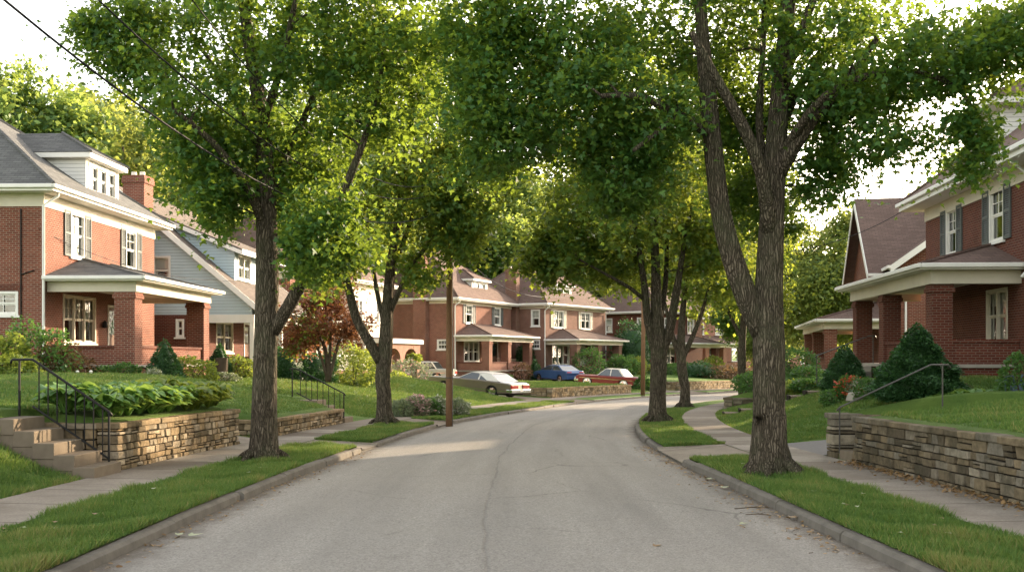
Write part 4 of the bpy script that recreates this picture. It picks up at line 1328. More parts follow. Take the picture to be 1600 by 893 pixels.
# ---- left 7
G7 = house('brick_house', 'dark brown brick house with one lit side, partly hidden beyond the brown brick house', (14.2, 112.5, .2), 40.0, 'L')
W, D, hw = 9, 9, 6.2
fo = [(1.6, 2.9, 4.3, 5.8), (6, 7.3, 4.3, 5.8), (1.4, 4, 1.2, 2.8)]; lo = [(1.2, 2.2, 4.4, 5.8), (5.2, 6.2, 4.4, 5.8), (2, 3, 1.4, 2.8)]
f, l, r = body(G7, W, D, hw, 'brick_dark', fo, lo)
for o in fo: window(G7, f, *o, 2, .5)
for o in lo: window(G7, l, *o, 1, .5)
hip_roof(G7, 0, W, 0, D, hw + .2, 4.0, 'shingle_brown', .6)
porch(G7, .3, 8, 2.6, .6, 2.8, .3, .9, 'shingle_brown', 'brick_dark', (.65, 7.65), .6, True, None, 1.2)
downspout(G7, -.1, -.1, -.3, hw, (.05, -.4))

# ---- left 8: beyond the bend, facing us
H8 = house('brick_house', 'sunlit brick house beyond the road bend, seen between the right-hand tree trunks', (19.6, 128.0, .35), 52.0, 'L')
W, D, hw = 11, 9, 6.0
fo = [(1.6, 2.9, 4.3, 5.7), (4.8, 6.2, 4.3, 5.7), (8, 9.3, 4.3, 5.7), (1.4, 4.4, 1.2, 2.8), (5.6, 6.5, .6, 2.7), (7.6, 9.8, 1.2, 2.8)]
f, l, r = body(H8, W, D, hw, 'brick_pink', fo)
for o in fo[:4] + fo[5:]: window(H8, f, *o, 2, .5)
door(H8, f, *fo[4])
hip_roof(H8, 0, W, 0, D, hw + .2, 3.8, 'shingle_brown', .6)
porch(H8, .3, 7, 2.6, .6, 2.8, .3, .9, 'shingle_brown', 'brick_pink', (.65, 3.6, 6.65), .6, True, None, 1.2)

I9 = house('brick_house', 'low sunlit brick house furthest along the road, right of the other far house', (33.5, 136.0, .3), 56.0, 'L')
W, D, hw = 10, 8, 5.2
fo = [(1.6, 3.4, 3.4, 4.7), (6, 7.6, 3.4, 4.7), (1.4, 4.0, 1.0, 2.4), (6.4, 7.4, .6, 2.5)]
f, l, r = body(I9, W, D, hw, 'brick_pink', fo)
for o in fo[:3]: window(I9, f, *o, 2, .5)
door(I9, f, *fo[3])
hip_roof(I9, 0, W, 0, D, hw + .2, 3.4, 'shingle_brown', .6)

# ---- right 1: big dark brick house
R1 = house('brick_house', 'large dark brick house with deep cream porch nearest on the right', (14.4, 39.6, 1.15), 4.2, 'R')
W, D, hw = 13.0, 10.0, 5.95
fo = [(2.35, 3.45, 4.1, 5.6), (6.45, 7.65, 4.1, 5.65), (6.2, 7.9, 1.2, 2.75), (.9, 1.9, .62, 2.7), (10.2, 11.4, 4.1, 5.6)]; lo = [(2, 3.1, 4.1, 5.6)]
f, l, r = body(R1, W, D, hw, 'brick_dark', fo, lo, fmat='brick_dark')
for o in (fo[0], fo[1], fo[4]): window(R1, f, *o, 1, .35, grid=True); shutters(R1, f, *o, .52)
window(R1, f, *fo[2], 2, .3, mat='cream'); window(R1, l, *lo[0], 1, .4); door(R1, f, *fo[3])
hip_roof(R1, 0, W, 0, D, hw + .25, 4.4, 'shingle_brown', .75, eave_h=.26); frieze(R1, 0, W, 0, D, hw - .45, hw - .015)
dormer(R1, 2.6, 5.4, .75, 6.5, 8.35, 1.1, 3.6, 'siding_white', 'shingle_brown', 2, ov=.5, win=(6.75, 7.9))
porch(R1, -.8, 8.9, 2.35, .6, 2.78, .36, .75, 'shingle_brown', 'brick_dark', (-.45, 3.3, 8.55), .55, True, None, 1.28, (False, True), gaps=[(-.45, 3.3)])
downspout(R1, 9.6, -.12, 2.9, hw + .1, (.2, -.5))
mb = MB(); fbw = FR((8.79, -1.25, -.12), (0, 1, 0), (-1, 0, 0)); mb.fbox(fbw, 0, .6, -.05, -.004, 0, .05).fbox(fbw, 0, .6, -.05, -.004, .33, .38)
for k in range(3): mb.fbox(fbw, .275 * k, .05 + .275 * k, -.048, -.006, .05, .33)
mb.build('basement_window', M['white'], R1)

# ---- right 2: gable-fronted brick house
R2 = house('gabled_house', 'brick house with brown gable roof and chimney, second on the right', (19.5, 65.0, .85), 10.0, 'R')
W, D, hw = 10.0, 10.0, 5.5
fo = [(1.0, 1.9, 3.6, 5.0), (3.4, 4.3, 3.6, 5.0), (5.6, 6.5, 3.6, 5.0), (7.8, 8.7, 3.6, 5.0), (3, 5, 1.1, 2.5)]; ro = []
f, l, r = body(R2, W, D, hw, 'brick', fo, (), ro, fmat='brick')
for o in fo[:4]: window(R2, f, *o, 1, .5)
window(R2, f, *fo[4], 2, .4)
zg = hw + 3.9
MB().prism([(0, 0, hw), (W, 0, hw), (W / 2, 0, zg)], (0, .1, 0)).build('gable_wall', M['brick'], R2); MB().prism([(0, D, hw), (W / 2, D, zg), (W, D, hw)], (0, -.1, 0)).build('gable_wall', M['brick'], R2)
rf = MB(); o_ = .55; k = 3.9 / (W / 2)
for sx in (0, 1):
    xe = -o_ if sx == 0 else W + o_
    rf.hexa([(xe, -o_, hw - o_ * k), (W / 2, -o_, zg), (W / 2, D + o_, zg), (xe, D + o_, hw - o_ * k), (xe, -o_, hw - o_ * k + .09), (W / 2, -o_, zg + .09), (W / 2, D + o_, zg + .09), (xe, D + o_, hw - o_ * k + .09)])
rf.build('roof', M['shingle_brown'], R2)
for y in (-o_ - .045, D + o_ + .005):
    rk = MB()
    for sx in (0, 1):
        xe = -o_ if sx == 0 else W + o_
        rk.hexa([(xe, y, hw - o_ * k - .3), (W / 2, y, zg - .3), (W / 2, y + .04, zg - .3), (xe, y + .04, hw - o_ * k - .3), (xe, y, hw - o_ * k + .08), (W / 2, y, zg + .08), (W / 2, y + .04, zg + .08), (xe, y + .04, hw - o_ * k + .08)])
    rk.build('rake_board', M['white'], R2)
mb = MB(); mb.box(W + o_ - .02, W + o_ + .1, -o_, D + o_, hw - o_ * k - .06, hw - o_ * k + .07); mb.build('gutter', M['white'], R2)
# projecting wing facing the camera
x0, x1, y0, y1, wz = W + .003, W + 1.9, .7, 8.2, 5.65
wg = MB(); wall_panel(wg, FR((x1, y0, 0), (0, 1, 0), (-1, 0, 0)), y1 - y0, 0, wz, [(4.4, 5.3, 3.2, 4.5)]); wall_panel(wg, FR((x0, y0, 0), (1, 0, 0), (0, 1, 0)), x1 - x0, 0, wz); wall_panel(wg, FR((x0, y1, 0), (1, 0, 0), (0, -1, 0)), x1 - x0, 0, wz)
ym = (y0 + y1) / 2; wr = 2.7
wg.poly([(x1, y0, wz), (x1, y1, wz), (x1, ym, wz + wr)]); wg.build('wing_wall', M['brick'], R2)
window(R2, FR((x1, y0, 0), (0, 1, 0), (-1, 0, 0)), 4.4, 5.3, 3.2, 4.5, 1, .5)
rf = MB(); rk = MB(); kk = wr / (ym - y0)
for sy in (0, 1):
    ye = y0 - .5 if sy == 0 else y1 + .5
    a, b = (W - 3.0, ye, wz - .5 * kk), (x1 + .5, ye, wz - .5 * kk)
    c, d = (x1 + .5, ym, wz + wr), (W - 3.0, ym, wz + wr)
    rf.hexa([a, b, c, d] + [(q[0], q[1], q[2] + .09) for q in (a, b, c, d)])
    rk.hexa([(x1 + .505, ye, wz - .5 * kk - .25), (x1 + .55, ye, wz - .5 * kk - .25), (x1 + .55, ym, wz + wr - .25), (x1 + .505, ym, wz + wr - .25)] + [(x1 + .505, ye, wz - .5 * kk + .08), (x1 + .55, ye, wz - .5 * kk + .08), (x1 + .55, ym, wz + wr + .08), (x1 + .505, ym, wz + wr + .08)])
rk.box(W - 1, x1 + .55, y0 - .62, y0 - .5, wz - .5 * kk - .05, wz - .5 * kk + .09)
rf.build('wing_roof', M['shingle_brown'], R2); rk.build('wing_rake', M['white'], R2)
downspout(R2, x1 + .08, y0 + .25, -.3, wz - .35, (.05, -.75))
chimney(R2, W / 2 - .5, W / 2 + .5, 3.2, 4.2, zg - .6, zg + .95, 'brick')
porch(R2, -.6, W + 1.8, 2.7, .55, 2.45, .3, .9, 'shingle_brown', 'brick', (-.2, 5.2, W + 1.45), .55, True, None, 1.1, (True, False))
# ---------------------------------------------------------------- foliage
MAPLE = np.array([(0, 0), (.30, .10), (.52, .46), (.24, .46), (0, 1.0), (-.24, .46), (-.52, .46), (-.30, .10)], dtype=np.float32)
OVAL = np.array([(0, 0), (.26, .32), (.22, .72), (0, 1.0), (-.22, .72), (-.26, .32)], dtype=np.float32)
DIAM = np.array([(0, 0), (.34, .45), (0, 1.0), (-.34, .45)], dtype=np.float32)
NEEDLE = np.array([(-.09, 0), (.09, 0), (.0, 1.0)], dtype=np.float32)


def leaf_mesh(name, C, size, mat, tmpl, parent=None, droop=(-0.35, 0.45), roll=0.65, outdir=None, var=None, g=rng):
    N = len(C)
    phi = g.uniform(0, 2 * np.pi, N)
    dl = g.normal(droop[0], droop[1], N)
    t = np.stack([np.cos(phi) * np.cos(dl), np.sin(phi) * np.cos(dl), np.sin(dl)], -1)
    if outdir is not None:
        t = t * 0.75 + outdir; t /= np.linalg.norm(t, axis=1, keepdims=True) + 1e-9
    s0 = np.cross(t, np.array([0, 0, 1.0])); s0 /= np.linalg.norm(s0, axis=1, keepdims=True) + 1e-9
    n0 = np.cross(s0, t)
    r = g.normal(0, roll, N)[:, None]
    s = s0 * np.cos(r) + n0 * np.sin(r)
    sz = (size * g.uniform(0.45, 1.45, N))[:, None, None]
    nn = np.cross(s, t); fold = g.uniform(-.1, .55, N)[:, None, None]; curl = g.uniform(-.35, .1, N)[:, None, None]
    V = C[:, None, :] + sz * (tmpl[None, :, 0, None] * s[:, None, :] + tmpl[None, :, 1, None] * t[:, None, :] + (np.abs(tmpl[None, :, 0, None]) * fold + tmpl[None, :, 1, None] ** 2 * curl) * nn[:, None, :])
    k = len(tmpl)
    Pq = np.arange(N * k).reshape(N, k)
    if var is None: var = g.uniform(0, 1, N)
    return np_mesh(name, V.reshape(-1, 3), Pq, mat, var, parent)


def spray(centers, m, rx, rz, g=rng):
    N = len(centers)
    c = np.repeat(centers, m, axis=0)
    a = g.uniform(0, 2 * np.pi, N * m); q = np.repeat(g.uniform(.55, 1.45, N), m); rad = rx * .62 * q * np.abs(g.normal(0, 1, N * m)) ** .85
    tilt = np.repeat(g.normal(0, .35, (N, 2)), m, axis=0)
    off = np.stack([rad * np.cos(a), rad * np.sin(a), g.normal(0, rz * 1.5, N * m) * q - 0.18 * rad + rad * (np.cos(a) * tilt[:, 0] + np.sin(a) * tilt[:, 1])], -1)
    return c + off


def clumps(ells, g=rng, minz=None):
    """ells: (cx,cy,cz,rx,ry,rz,n) -> cluster centres, biased to the shell"""
    out = []
    for cx, cy, cz, rx, ry, rz, n in ells:
        v = g.normal(size=(n, 3)); v /= np.linalg.norm(v, axis=1, keepdims=True)
        rad = g.uniform(0.0, 1, n) ** 0.42
        rad *= 1 + 0.10 * np.sin(v[:, 0] * 7 + cx) * np.cos(v[:, 2] * 6 + cz)
        out.append(np.stack([cx + v[:, 0] * rad * rx, cy + v[:, 1] * rad * ry, cz + v[:, 2] * rad * rz], -1))
    c = np.concatenate(out)
    if minz is not None: c = c[c[:, 2] > minz]
    return c


def grow(limbs, cl, trunk_sides=10, twig=(0.035, 0.007), wob=0.05, flare=True):
    """limbs: polylines (x,y,z,r); returns MB with limbs plus branches reaching every cluster"""
    mb = MB()
    nodes = []; nr = []
    for li, L in enumerate(limbs):
        pts = [Vector(p[:3]) for p in L]; rad = [p[3] for p in L]
        # Catmull-Rom resample
        path, rr = [], []
        for i in range(len(pts) - 1):
            p0, p1, p2, p3 = pts[max(i - 1, 0)], pts[i], pts[i + 1], pts[min(i + 2, len(pts) - 1)]
            m = max(2, int((p2 - p1).length / 0.3))
            for k in range(m):
                t = k / m
                q = 0.5 * ((2 * p1) + (p2 - p0) * t + (2 * p0 - 5 * p1 + 4 * p2 - p3) * t * t + (3 * p1 - p0 - 3 * p2 + p3) * t ** 3)
                path.append(q); rr.append(rad[i] * (1 - t) + rad[i + 1] * t)
        path.append(pts[-1]); rr.append(rad[-1])
        mb.tube(path, rr, trunk_sides if rr[0] > .1 else 8, True, wob if rr[0] > .1 else 0)
        for q, r_ in zip(path, rr):
            if q.z > 2.0: nodes.append(tuple(q)); nr.append(r_)
    nodes = np.array(nodes); nr = np.array(nr)
    d = np.array([np.min(np.linalg.norm((nodes - c) * (1, 1, 1.25), axis=1)) for c in cl])
    for i in np.argsort(d):
        c = cl[i]
        v = (nodes - c); v = v * np.where(v[:, 2:3] > 0, 1.7, 1.0)
        j = int(np.argmin(np.linalg.norm(v, axis=1)))
        a, b = Vector(nodes[j]), Vector(c)
        L = (b - a).length
        if L < 0.15: continue
        mid = a.lerp(b, 0.5) + Vector((0, 0, 0.10 * L)) + Vector((random.uniform(-1, 1), random.uniform(-1, 1), random.uniform(-.5, .5))) * 0.07 * L
        q1 = a.lerp(mid, .5) + Vector((0, 0, 0.03 * L)); q2 = mid.lerp(b, .5) + Vector((0, 0, .03 * L))
        r0 = min(nr[j] * 0.6, twig[0] * (0.5 + 0.45 * L))
        mb.tube([a, q1, mid, q2, b], [r0, r0 * .8, r0 * .6, r0 * .42, twig[1]], 5, False)
        nodes = np.vstack([nodes, [tuple(q1), tuple(mid), tuple(q2), tuple(b)]]); nr = np.concatenate([nr, [r0 * .8, r0 * .6, r0 * .45, twig[1] * 1.5]])
    return mb


def flare_base(base_r, h=0.9):
    """root flare profile points (z, r)"""
    return [(-0.15, base_r * 1.6), (0.05, base_r * 1.38), (0.22, base_r * 1.2), (0.5, base_r * 1.09), (h, base_r * 1.02)]


def roots(mb, r, n=6, rot=0.0):
    for k in range(n):
        a = rot + 2 * math.pi * k / n + random.uniform(-.25, .25); L = r * random.uniform(2.0, 2.9)
        c, s = math.cos(a), math.sin(a)
        mb.tube([(c * r * .55, s * r * .55, r * 2.4), (c * r * .95, s * r * .95, r * .9), (c * L * .68, s * L * .68, .10), (c * L, s * L, -.06), (c * L * 1.25, s * L * 1.25, -.2)],
                [r * .25, r * .34, r * .26, r * .17, r * .08], 8, True, .05)


def street_tree(name, label, pos, limbs, ells, m, rx, rz, lsize, mat, tmpl=MAPLE, sides=22, seed=0, base_r=.22, group='street trees along the kerb', minz=2.6, bark='bark'):
    g = np.random.default_rng(seed); random.seed(seed)
    e = empty(name, pos, 0, label, 'tree', group)
    cl = clumps(ells, g, minz)
    first = limbs[0]
    fl = [(first[0][0], first[0][1], z, r) for z, r in flare_base(base_r)]
    limbs = [fl + [q for q in first if q[2] > 1.0]] + limbs[1:]
    mb = grow(limbs, cl, sides)
    roots(mb, base_r, 7, seed)
    mb.build('trunk', M[bark], e, smooth=True)
    C = spray(cl, int(m * .8), rx, rz, g)
    fill = clumps([q[:3] + (q[3] * 1.03, q[4] * 1.03, q[5] * 1.02, int(q[6] * m * .24)) for q in ells], g, minz)
    C = np.concatenate([C, fill + .12 * np.sin(fill[:, ::-1] * 4.1)])
    ax = np.array([q[:3] for q in limbs[0]]); tx_ = np.interp(C[:, 2], ax[:, 2], ax[:, 0]); C = C[~((C[:, 2] < 4.6) & (np.abs(C[:, 0] - tx_) < .42) & (C[:, 1] < .3))]
    leaf_mesh('crown', C, lsize, M[mat], tmpl, e, g=g)
    return e


def rel(base, pts):
    """(px,py,dY,r) at the tree's own distance -> offsets from its foot"""
    out = []
    for px, py, dy, r in pts:
        w = at(px, py, base.y + dy); out.append((w.x - base.x, w.y - base.y, w.z - base.z, r))
    return out


def ell(base, lst):
    out = []
    for px, py, dy, rx, ry, rd, n in lst:
        Y = base.y + dy; k = Y / F
        w = at(px, py, Y); out.append((w.x - base.x, w.y - base.y, w.z - base.z, rx * k, rd, ry * k, n))
    return out


# left 1
b = P('L', 20.0, 1.05); b.x = -4.38
L = [rel(b, [(412, 712, 0, .23), (414, 560, 0, .205), (418, 430, 0, .20), (416, 300, .1, .17), (408, 180, .2, .14), (388, 60, .3, .11), (372, -80, .4, .07), (360, -220, .5, .04)]),
     rel(b, [(425, 520, 0, .12), (450, 480, -.2, .115), (487, 410, -.4, .10), (520, 340, -.6, .085), (545, 280, -.7, .07), (575, 200, -.8, .05), (600, 90, -.8, .03)]),
     rel(b, [(416, 330, .1, .10), (440, 260, .5, .085), (490, 150, 1.0, .06), (520, 40, 1.4, .04)]),
     rel(b, [(415, 360, .1, .09), (385, 290, -.5, .075), (330, 220, -1.0, .055), (270, 170, -1.4, .035)]),
     rel(b, [(408, 200, .2, .08), (440, 100, -.6, .06), (470, -40, -1.0, .035)]),
     rel(b, [(412, 240, .2, .07), (350, 130, .9, .05), (290, 40, 1.4, .03)])]
E = ell(b, [(420, 60, .2, 215, 225, 2.9, 96), (305, 225, -.3, 62, 75, 1.3, 26), (205, 70, .0, 75, 75, 1.0, 22), (140, 45, 0, 35, 22, .5, 6), (500, 370, -.9, 75, 70, 1.0, 30), (610, 110, -.2, 125, 150, 1.8, 50), (640, -80, 0, 120, 120, 2.0, 26), (345, 315, -.4, 40, 50, .9, 13), (460, 280, .8, 120, 90, 1.2, 30), (420, -230, 0, 220, 120, 3.0, 55)])
street_tree('maple_tree', 'large maple beside the left kerb with a side limb forking up to the right', b, L, E, 225, .52, .10, .092, 'leaf_a', seed=3, base_r=.215)

# left 2
b = P('L', 33.4, 1.35); b.x = -3.73; b.z = gz(b.x, b.y)
L = [rel(b, [(600, 662, 0, .22), (598, 590, 0, .215), (603, 540, 0, .21), (606, 470, 0, .17), (612, 400, .1, .13), (625, 320, .2, .09), (632, 220, .3, .05)]),
     rel(b, [(594, 565, 0, .15), (580, 540, -.1, .15), (556, 495, -.2, .14), (542, 440, -.3, .11), (520, 400, -.5, .08), (490, 340, -.6, .05)]),
     rel(b, [(606, 520, 0, .10), (592, 470, .2, .08), (582, 410, .3, .06), (570, 330, .4, .04)]),
     rel(b, [(608, 490, 0, .10), (636, 430, -.2, .08), (665, 385, -.3, .06), (700, 330, -.5, .04)]),
     rel(b, [(611, 430, 0, .09), (640, 350, .6, .07), (670, 260, .9, .04)])]
E = ell(b, [(620, 270, 0, 150, 150, 2.9, 130), (510, 400, -.4, 65, 50, 1.2, 24), (715, 350, -.3, 65, 60, 1.2, 26), (655, 430, -.6, 35, 30, .6, 8), (620, 110, 0, 170, 110, 2.6, 60), (755, 270, 0, 65, 80, 1.4, 22), (700, 180, .5, 90, 90, 2.0, 30)])
street_tree('maple_tree', 'smaller forked street tree just left of the wooden utility pole', b, L, E, 125, .60, .12, .135, 'leaf_b', seed=5, base_r=.205)

# right 1
b = P('R', 17.5, .72); b.x = 4.0
L = [rel(b, [(1203, 735, 0, .26), (1201, 640, 0, .245), (1200, 540, 0, .245), (1200, 470, 0, .215), (1205, 360, .05, .19), (1212, 240, .1, .165), (1222, 120, .15, .14), (1232, 0, .2, .11), (1240, -160, .3, .06)]),
     rel(b, [(1190, 520, 0, .17), (1168, 470, -.05, .175), (1143, 400, -.1, .165), (1126, 330, -.15, .15), (1118, 260, -.2, .145), (1108, 160, -.2, .13), (1098, 60, -.2, .10), (1090, -80, -.2, .06)]),
     rel(b, [(1203, 370, 0, .11), (1190, 270, -.35, .10), (1160, 195, -.5, .09), (1118, 120, -.6, .07), (1080, 50, -.7, .045)]),
     rel(b, [(1212, 280, .1, .12), (1240, 230, -.2, .11), (1275, 180, -.4, .09), (1320, 130, -.6, .065), (1370, 60, -.8, .04)]),
     rel(b, [(1110, 210, -.2, .085), (1080, 190, -.5, .075), (1050, 175, -.8, .065), (1000, 150, -1.2, .05), (940, 150, -1.6, .035)]),
     rel(b, [(1060, 180, -.7, .05), (1035, 200, -.9, .045), (990, 235, -1.2, .03)]),
     rel(b, [(1216, 210, .1, .09), (1252, 130, .6, .07), (1300, 70, 1.0, .045)]),
     rel(b, [(1222, 130, .15, .085), (1260, 30, -.2, .06), (1290, -60, -.3, .04)]),
     rel(b, [(1205, 350, .05, .07), (1187, 200, .5, .065), (1192, 80, .8, .05), (1196, -40, 1, .03)]),
     rel(b, [(1216, 250, .1, .08), (1290, 150, -.9, .06), (1400, 110, -1.2, .045), (1500, 140, -1.3, .03), (1545, 220, -1.4, .02)])]
E = ell(b, [(1170, -40, 1.0, 300, 170, 2.4, 105), (945, 175, -.3, 165, 82, 1.7, 48), (775, 200, -.2, 75, 110, 1.3, 30), (760, 50, 0, 70, 90, 1.4, 24), (760, -80, 0, 110, 80, 1.6, 16), (985, 290, .2, 90, 45, 1.0, 20), (870, 60, .3, 150, 100, 1.7, 34), (1375, 95, -.5, 160, 82, 1.6, 44), (1390, 225, -.8, 70, 22, .7, 6), (1525, 215, -1.4, 28, 62, .45, 9), (1545, 65, -.8, 60, 65, 1.1, 18), (1325, 180, .8, 95, 75, 1.0, 20), (1180, -260, .3, 330, 120, 3.2, 70), (1290, 280, .3, 45, 45, .5, 8), (1150, 190, 2.4, 85, 170, 1.0, 46), (1190, 330, 2.6, 60, 60, .8, 12)])
street_tree('maple_tree', 'largest maple with a thick forked trunk beside the right kerb', b, L, E, 235, .50, .09, .084, 'leaf_a', seed=8, base_r=.25)

# right 2
b = P('R', 35.3, .8); b.x = 4.53; b.z = gz(b.x, b.y)
L = [rel(b, [(1028, 658, 0, .26), (1028, 600, 0, .255), (1029, 545, 0, .25), (1026, 480, 0, .17), (1024, 400, 0, .13), (1018, 300, 0, .08), (1015, 200, 0, .04)]),
     rel(b, [(1030, 560, 0, .15), (1045, 520, 0, .15), (1056, 460, -.2, .12), (1066, 400, -.4, .08), (1080, 320, -.6, .05)]),
     rel(b, [(1024, 550, 0, .13), (1012, 500, -.1, .13), (1006, 440, -.2, .10), (995, 370, -.3, .07), (980, 290, -.4, .04)]),
     rel(b, [(1009, 470, -.1, .07), (985, 450, -.6, .06), (950, 430, -1.0, .045), (905, 405, -1.4, .03)]),
     rel(b, [(1028, 520, 0, .10), (1040, 440, .4, .08), (1042, 350, .7, .05)])]
E = ell(b, [(1005, 300, 0, 165, 120, 3.3, 150), (885, 380, -.4, 80, 60, 1.5, 44), (842, 415, -.5, 40, 25, .8, 6), (1120, 380, 0, 75, 65, 1.5, 30), (960, 170, 0, 200, 110, 3.0, 70), (980, 425, .5, 70, 25, 1.0, 12)])
street_tree('maple_tree', 'second maple on the right verge with several upright limbs by the bend', b, L, E, 125, .60, .12, .14, 'leaf_b', seed=13, base_r=.24)

# right 3 and 4
b = P('R', 50.5, .95); b.x = 7.6; b.z = gz(b.x, b.y)
L = [rel(b, [(1070, 634, 0, .24), (1067, 590, 0, .22), (1064, 552, 0, .21), (1066, 500, 0, .15), (1072, 430, 0, .09), (1076, 350, 0, .04)]),
     rel(b, [(1064, 560, 0, .13), (1052, 530, 0, .12), (1046, 505, -.2, .09), (1036, 460, -.4, .05)]),
     rel(b, [(1068, 556, 0, .12), (1082, 525, 0, .11), (1096, 490, -.1, .08), (1110, 440, -.2, .05)])]
E = ell(b, [(1080, 410, 0, 105, 60, 2.6, 80), (1075, 310, 0, 105, 90, 2.6, 70), (1150, 420, 0, 45, 45, 1.4, 16), (985, 430, 0, 40, 40, 1.4, 12)])
street_tree('street_tree', 'slim street tree with a three way fork standing past the bend on the right verge', b, L, E, 80, .75, .17, .20, 'leaf_b', DIAM, 14, 17, .2)
b = P('R', 60, 1.0); b.x = 12.2; b.z = gz(b.x, b.y)
L = [rel(b, [(1160, 615, 0, .24), (1159, 560, 0, .22), (1162, 500, 0, .16), (1168, 420, 0, .10), (1170, 330, 0, .05)]), rel(b, [(1160, 530, 0, .12), (1140, 490, 0, .08), (1125, 440, 0, .05)]), rel(b, [(1162, 510, 0, .12), (1190, 460, 0, .08), (1205, 410, 0, .04)])]
E = ell(b, [(1165, 420, 0, 80, 70, 2.6, 80), (1170, 300, 0, 80, 90, 2.6, 70), (1110, 470, 0, 35, 30, 1.0, 12), (1200, 480, 0, 35, 30, 1.0, 12)])
street_tree('street_tree', 'dense green tree further along, its trunk rising behind the low green hedge on the right', b, L, E, 80, .8, .18, .22, 'leaf_b', DIAM, 14, 19, .2)

# copper tree
b = Vector((-7.0, 43.0, 0)); b.z = gz(b.x, b.y)
L = [rel(b, [(511, 596, 0, .09), (511, 560, 0, .08), (503, 530, .1, .07), (488, 500, .2, .05), (470, 470, .3, .03)]), rel(b, [(513, 596, 0, .08), (522, 560, 0, .07), (535, 520, -.2, .05), (560, 490, -.3, .03)]),
     rel(b, [(513, 590, 0, .07), (516, 540, 0, .06), (517, 490, 0, .04), (520, 450, 0, .02)]), rel(b, [(511, 590, 0, .06), (498, 548, -.3, .05), (480, 520, -.5, .03)])]
E = ell(b, [(500, 500, 0, 62, 38, 1.8, 80), (465, 520, 0, 40, 28, 1.0, 24), (550, 505, 0, 40, 28, 1.0, 28), (515, 455, 0, 55, 32, 1.4, 40)])
e = empty('ornamental_tree', b, 0, 'copper leaved ornamental tree with several thin stems on the left lawn', 'tree')
random.seed(4); g = np.random.default_rng(4)
cl = clumps(E, g, 1.2)
mb = grow(L, cl, 9); mb.build('trunk', M['bark_far'], e, smooth=True)
leaf_mesh('crown', spray(cl, 64, .42, .09, g), .10, M['leaf_red'], MAPLE, e, g=g)
leaf_mesh('green_foliage', spray(cl[cl[:, 0] < .2][::3], 60, .4, .09, g), .10, M['leaf_b'], MAPLE, e, g=g)


# ---------------------------------------------------------------- background trees: three kinds, copied
def bg_tree(seed, h, rad, n, m, lsize, mat='leaf_bg', low=.25):
    g = np.random.default_rng(seed); random.seed(seed)
    e = empty('woodland_tree', (0, 0, 0))
    tr = [[(0, 0, -.5, .32), (.1, 0, h * .25, .26), (0, .1, h * .5, .18), (.1, 0, h * .85, .05)], [(0, 0, h * .25, .14), (rad * .35, .2, h * .45, .1), (rad * .5, 0, h * .65, .04)], [(0, 0, h * .3, .14), (-rad * .35, -.2, h * .5, .1), (-rad * .5, 0, h * .7, .04)]]
    es = [(0, 0, h * .62, rad, rad, h * .36, n)]
    for k in range(9):
        a = g.uniform(0, 6.28); zz = g.uniform(low + .05, .92); q = rad * (1.05 - .6 * abs(zz - .5))
        es.append((math.cos(a) * q * .8, math.sin(a) * q * .8, h * zz, rad * .42, rad * .42, h * .12, n // 7))
    cl = clumps(es, g, h * low)
    mb = MB()
    for L_ in tr: mb.tube([q[:3] for q in L_], [q[3] for q in L_], 8)
    for c in cl[::6]:
        mb.tube([(0, 0, max(h * .2, c[2] - h * .15)), (c[0] * .5, c[1] * .5, c[2] - h * .03), tuple(c)], [.07, .045, .015], 4, False)
    mb.build('trunk', M['bark_far'], e, smooth=True)
    C = spray(cl, m, rad * .2, rad * .06, g)
    leaf_mesh('crown', C, lsize, M[mat], DIAM, e, g=g, roll=.9)
    return e


PROTO = [bg_tree(101, 16, 4.2, 280, 105, .27), bg_tree(102, 13, 4.6, 280, 105, .26), bg_tree(103, 18, 3.6, 260, 105, .27)]
used = set()


def place_bg(k, px, Y, topy, label, cat='tree', group='tall trees behind the houses', w=1.0):
    src = PROTO[k]
    o = src if k not in used else copy_tree(src)
    used.add(k)
    X = (px - 800) * Y / F
    z0 = gz(X, Y) - .2
    hh = (H - (topy - 560) * Y / F) - z0
    base = (16, 13, 18)[k]
    s = hh / base
    o.location = (X, Y, z0); o.scale = (s * w, s * w, s); o.rotation_euler = (0, 0, random.uniform(0, 6.28))
    tag(o, label, cat, group)
    return o


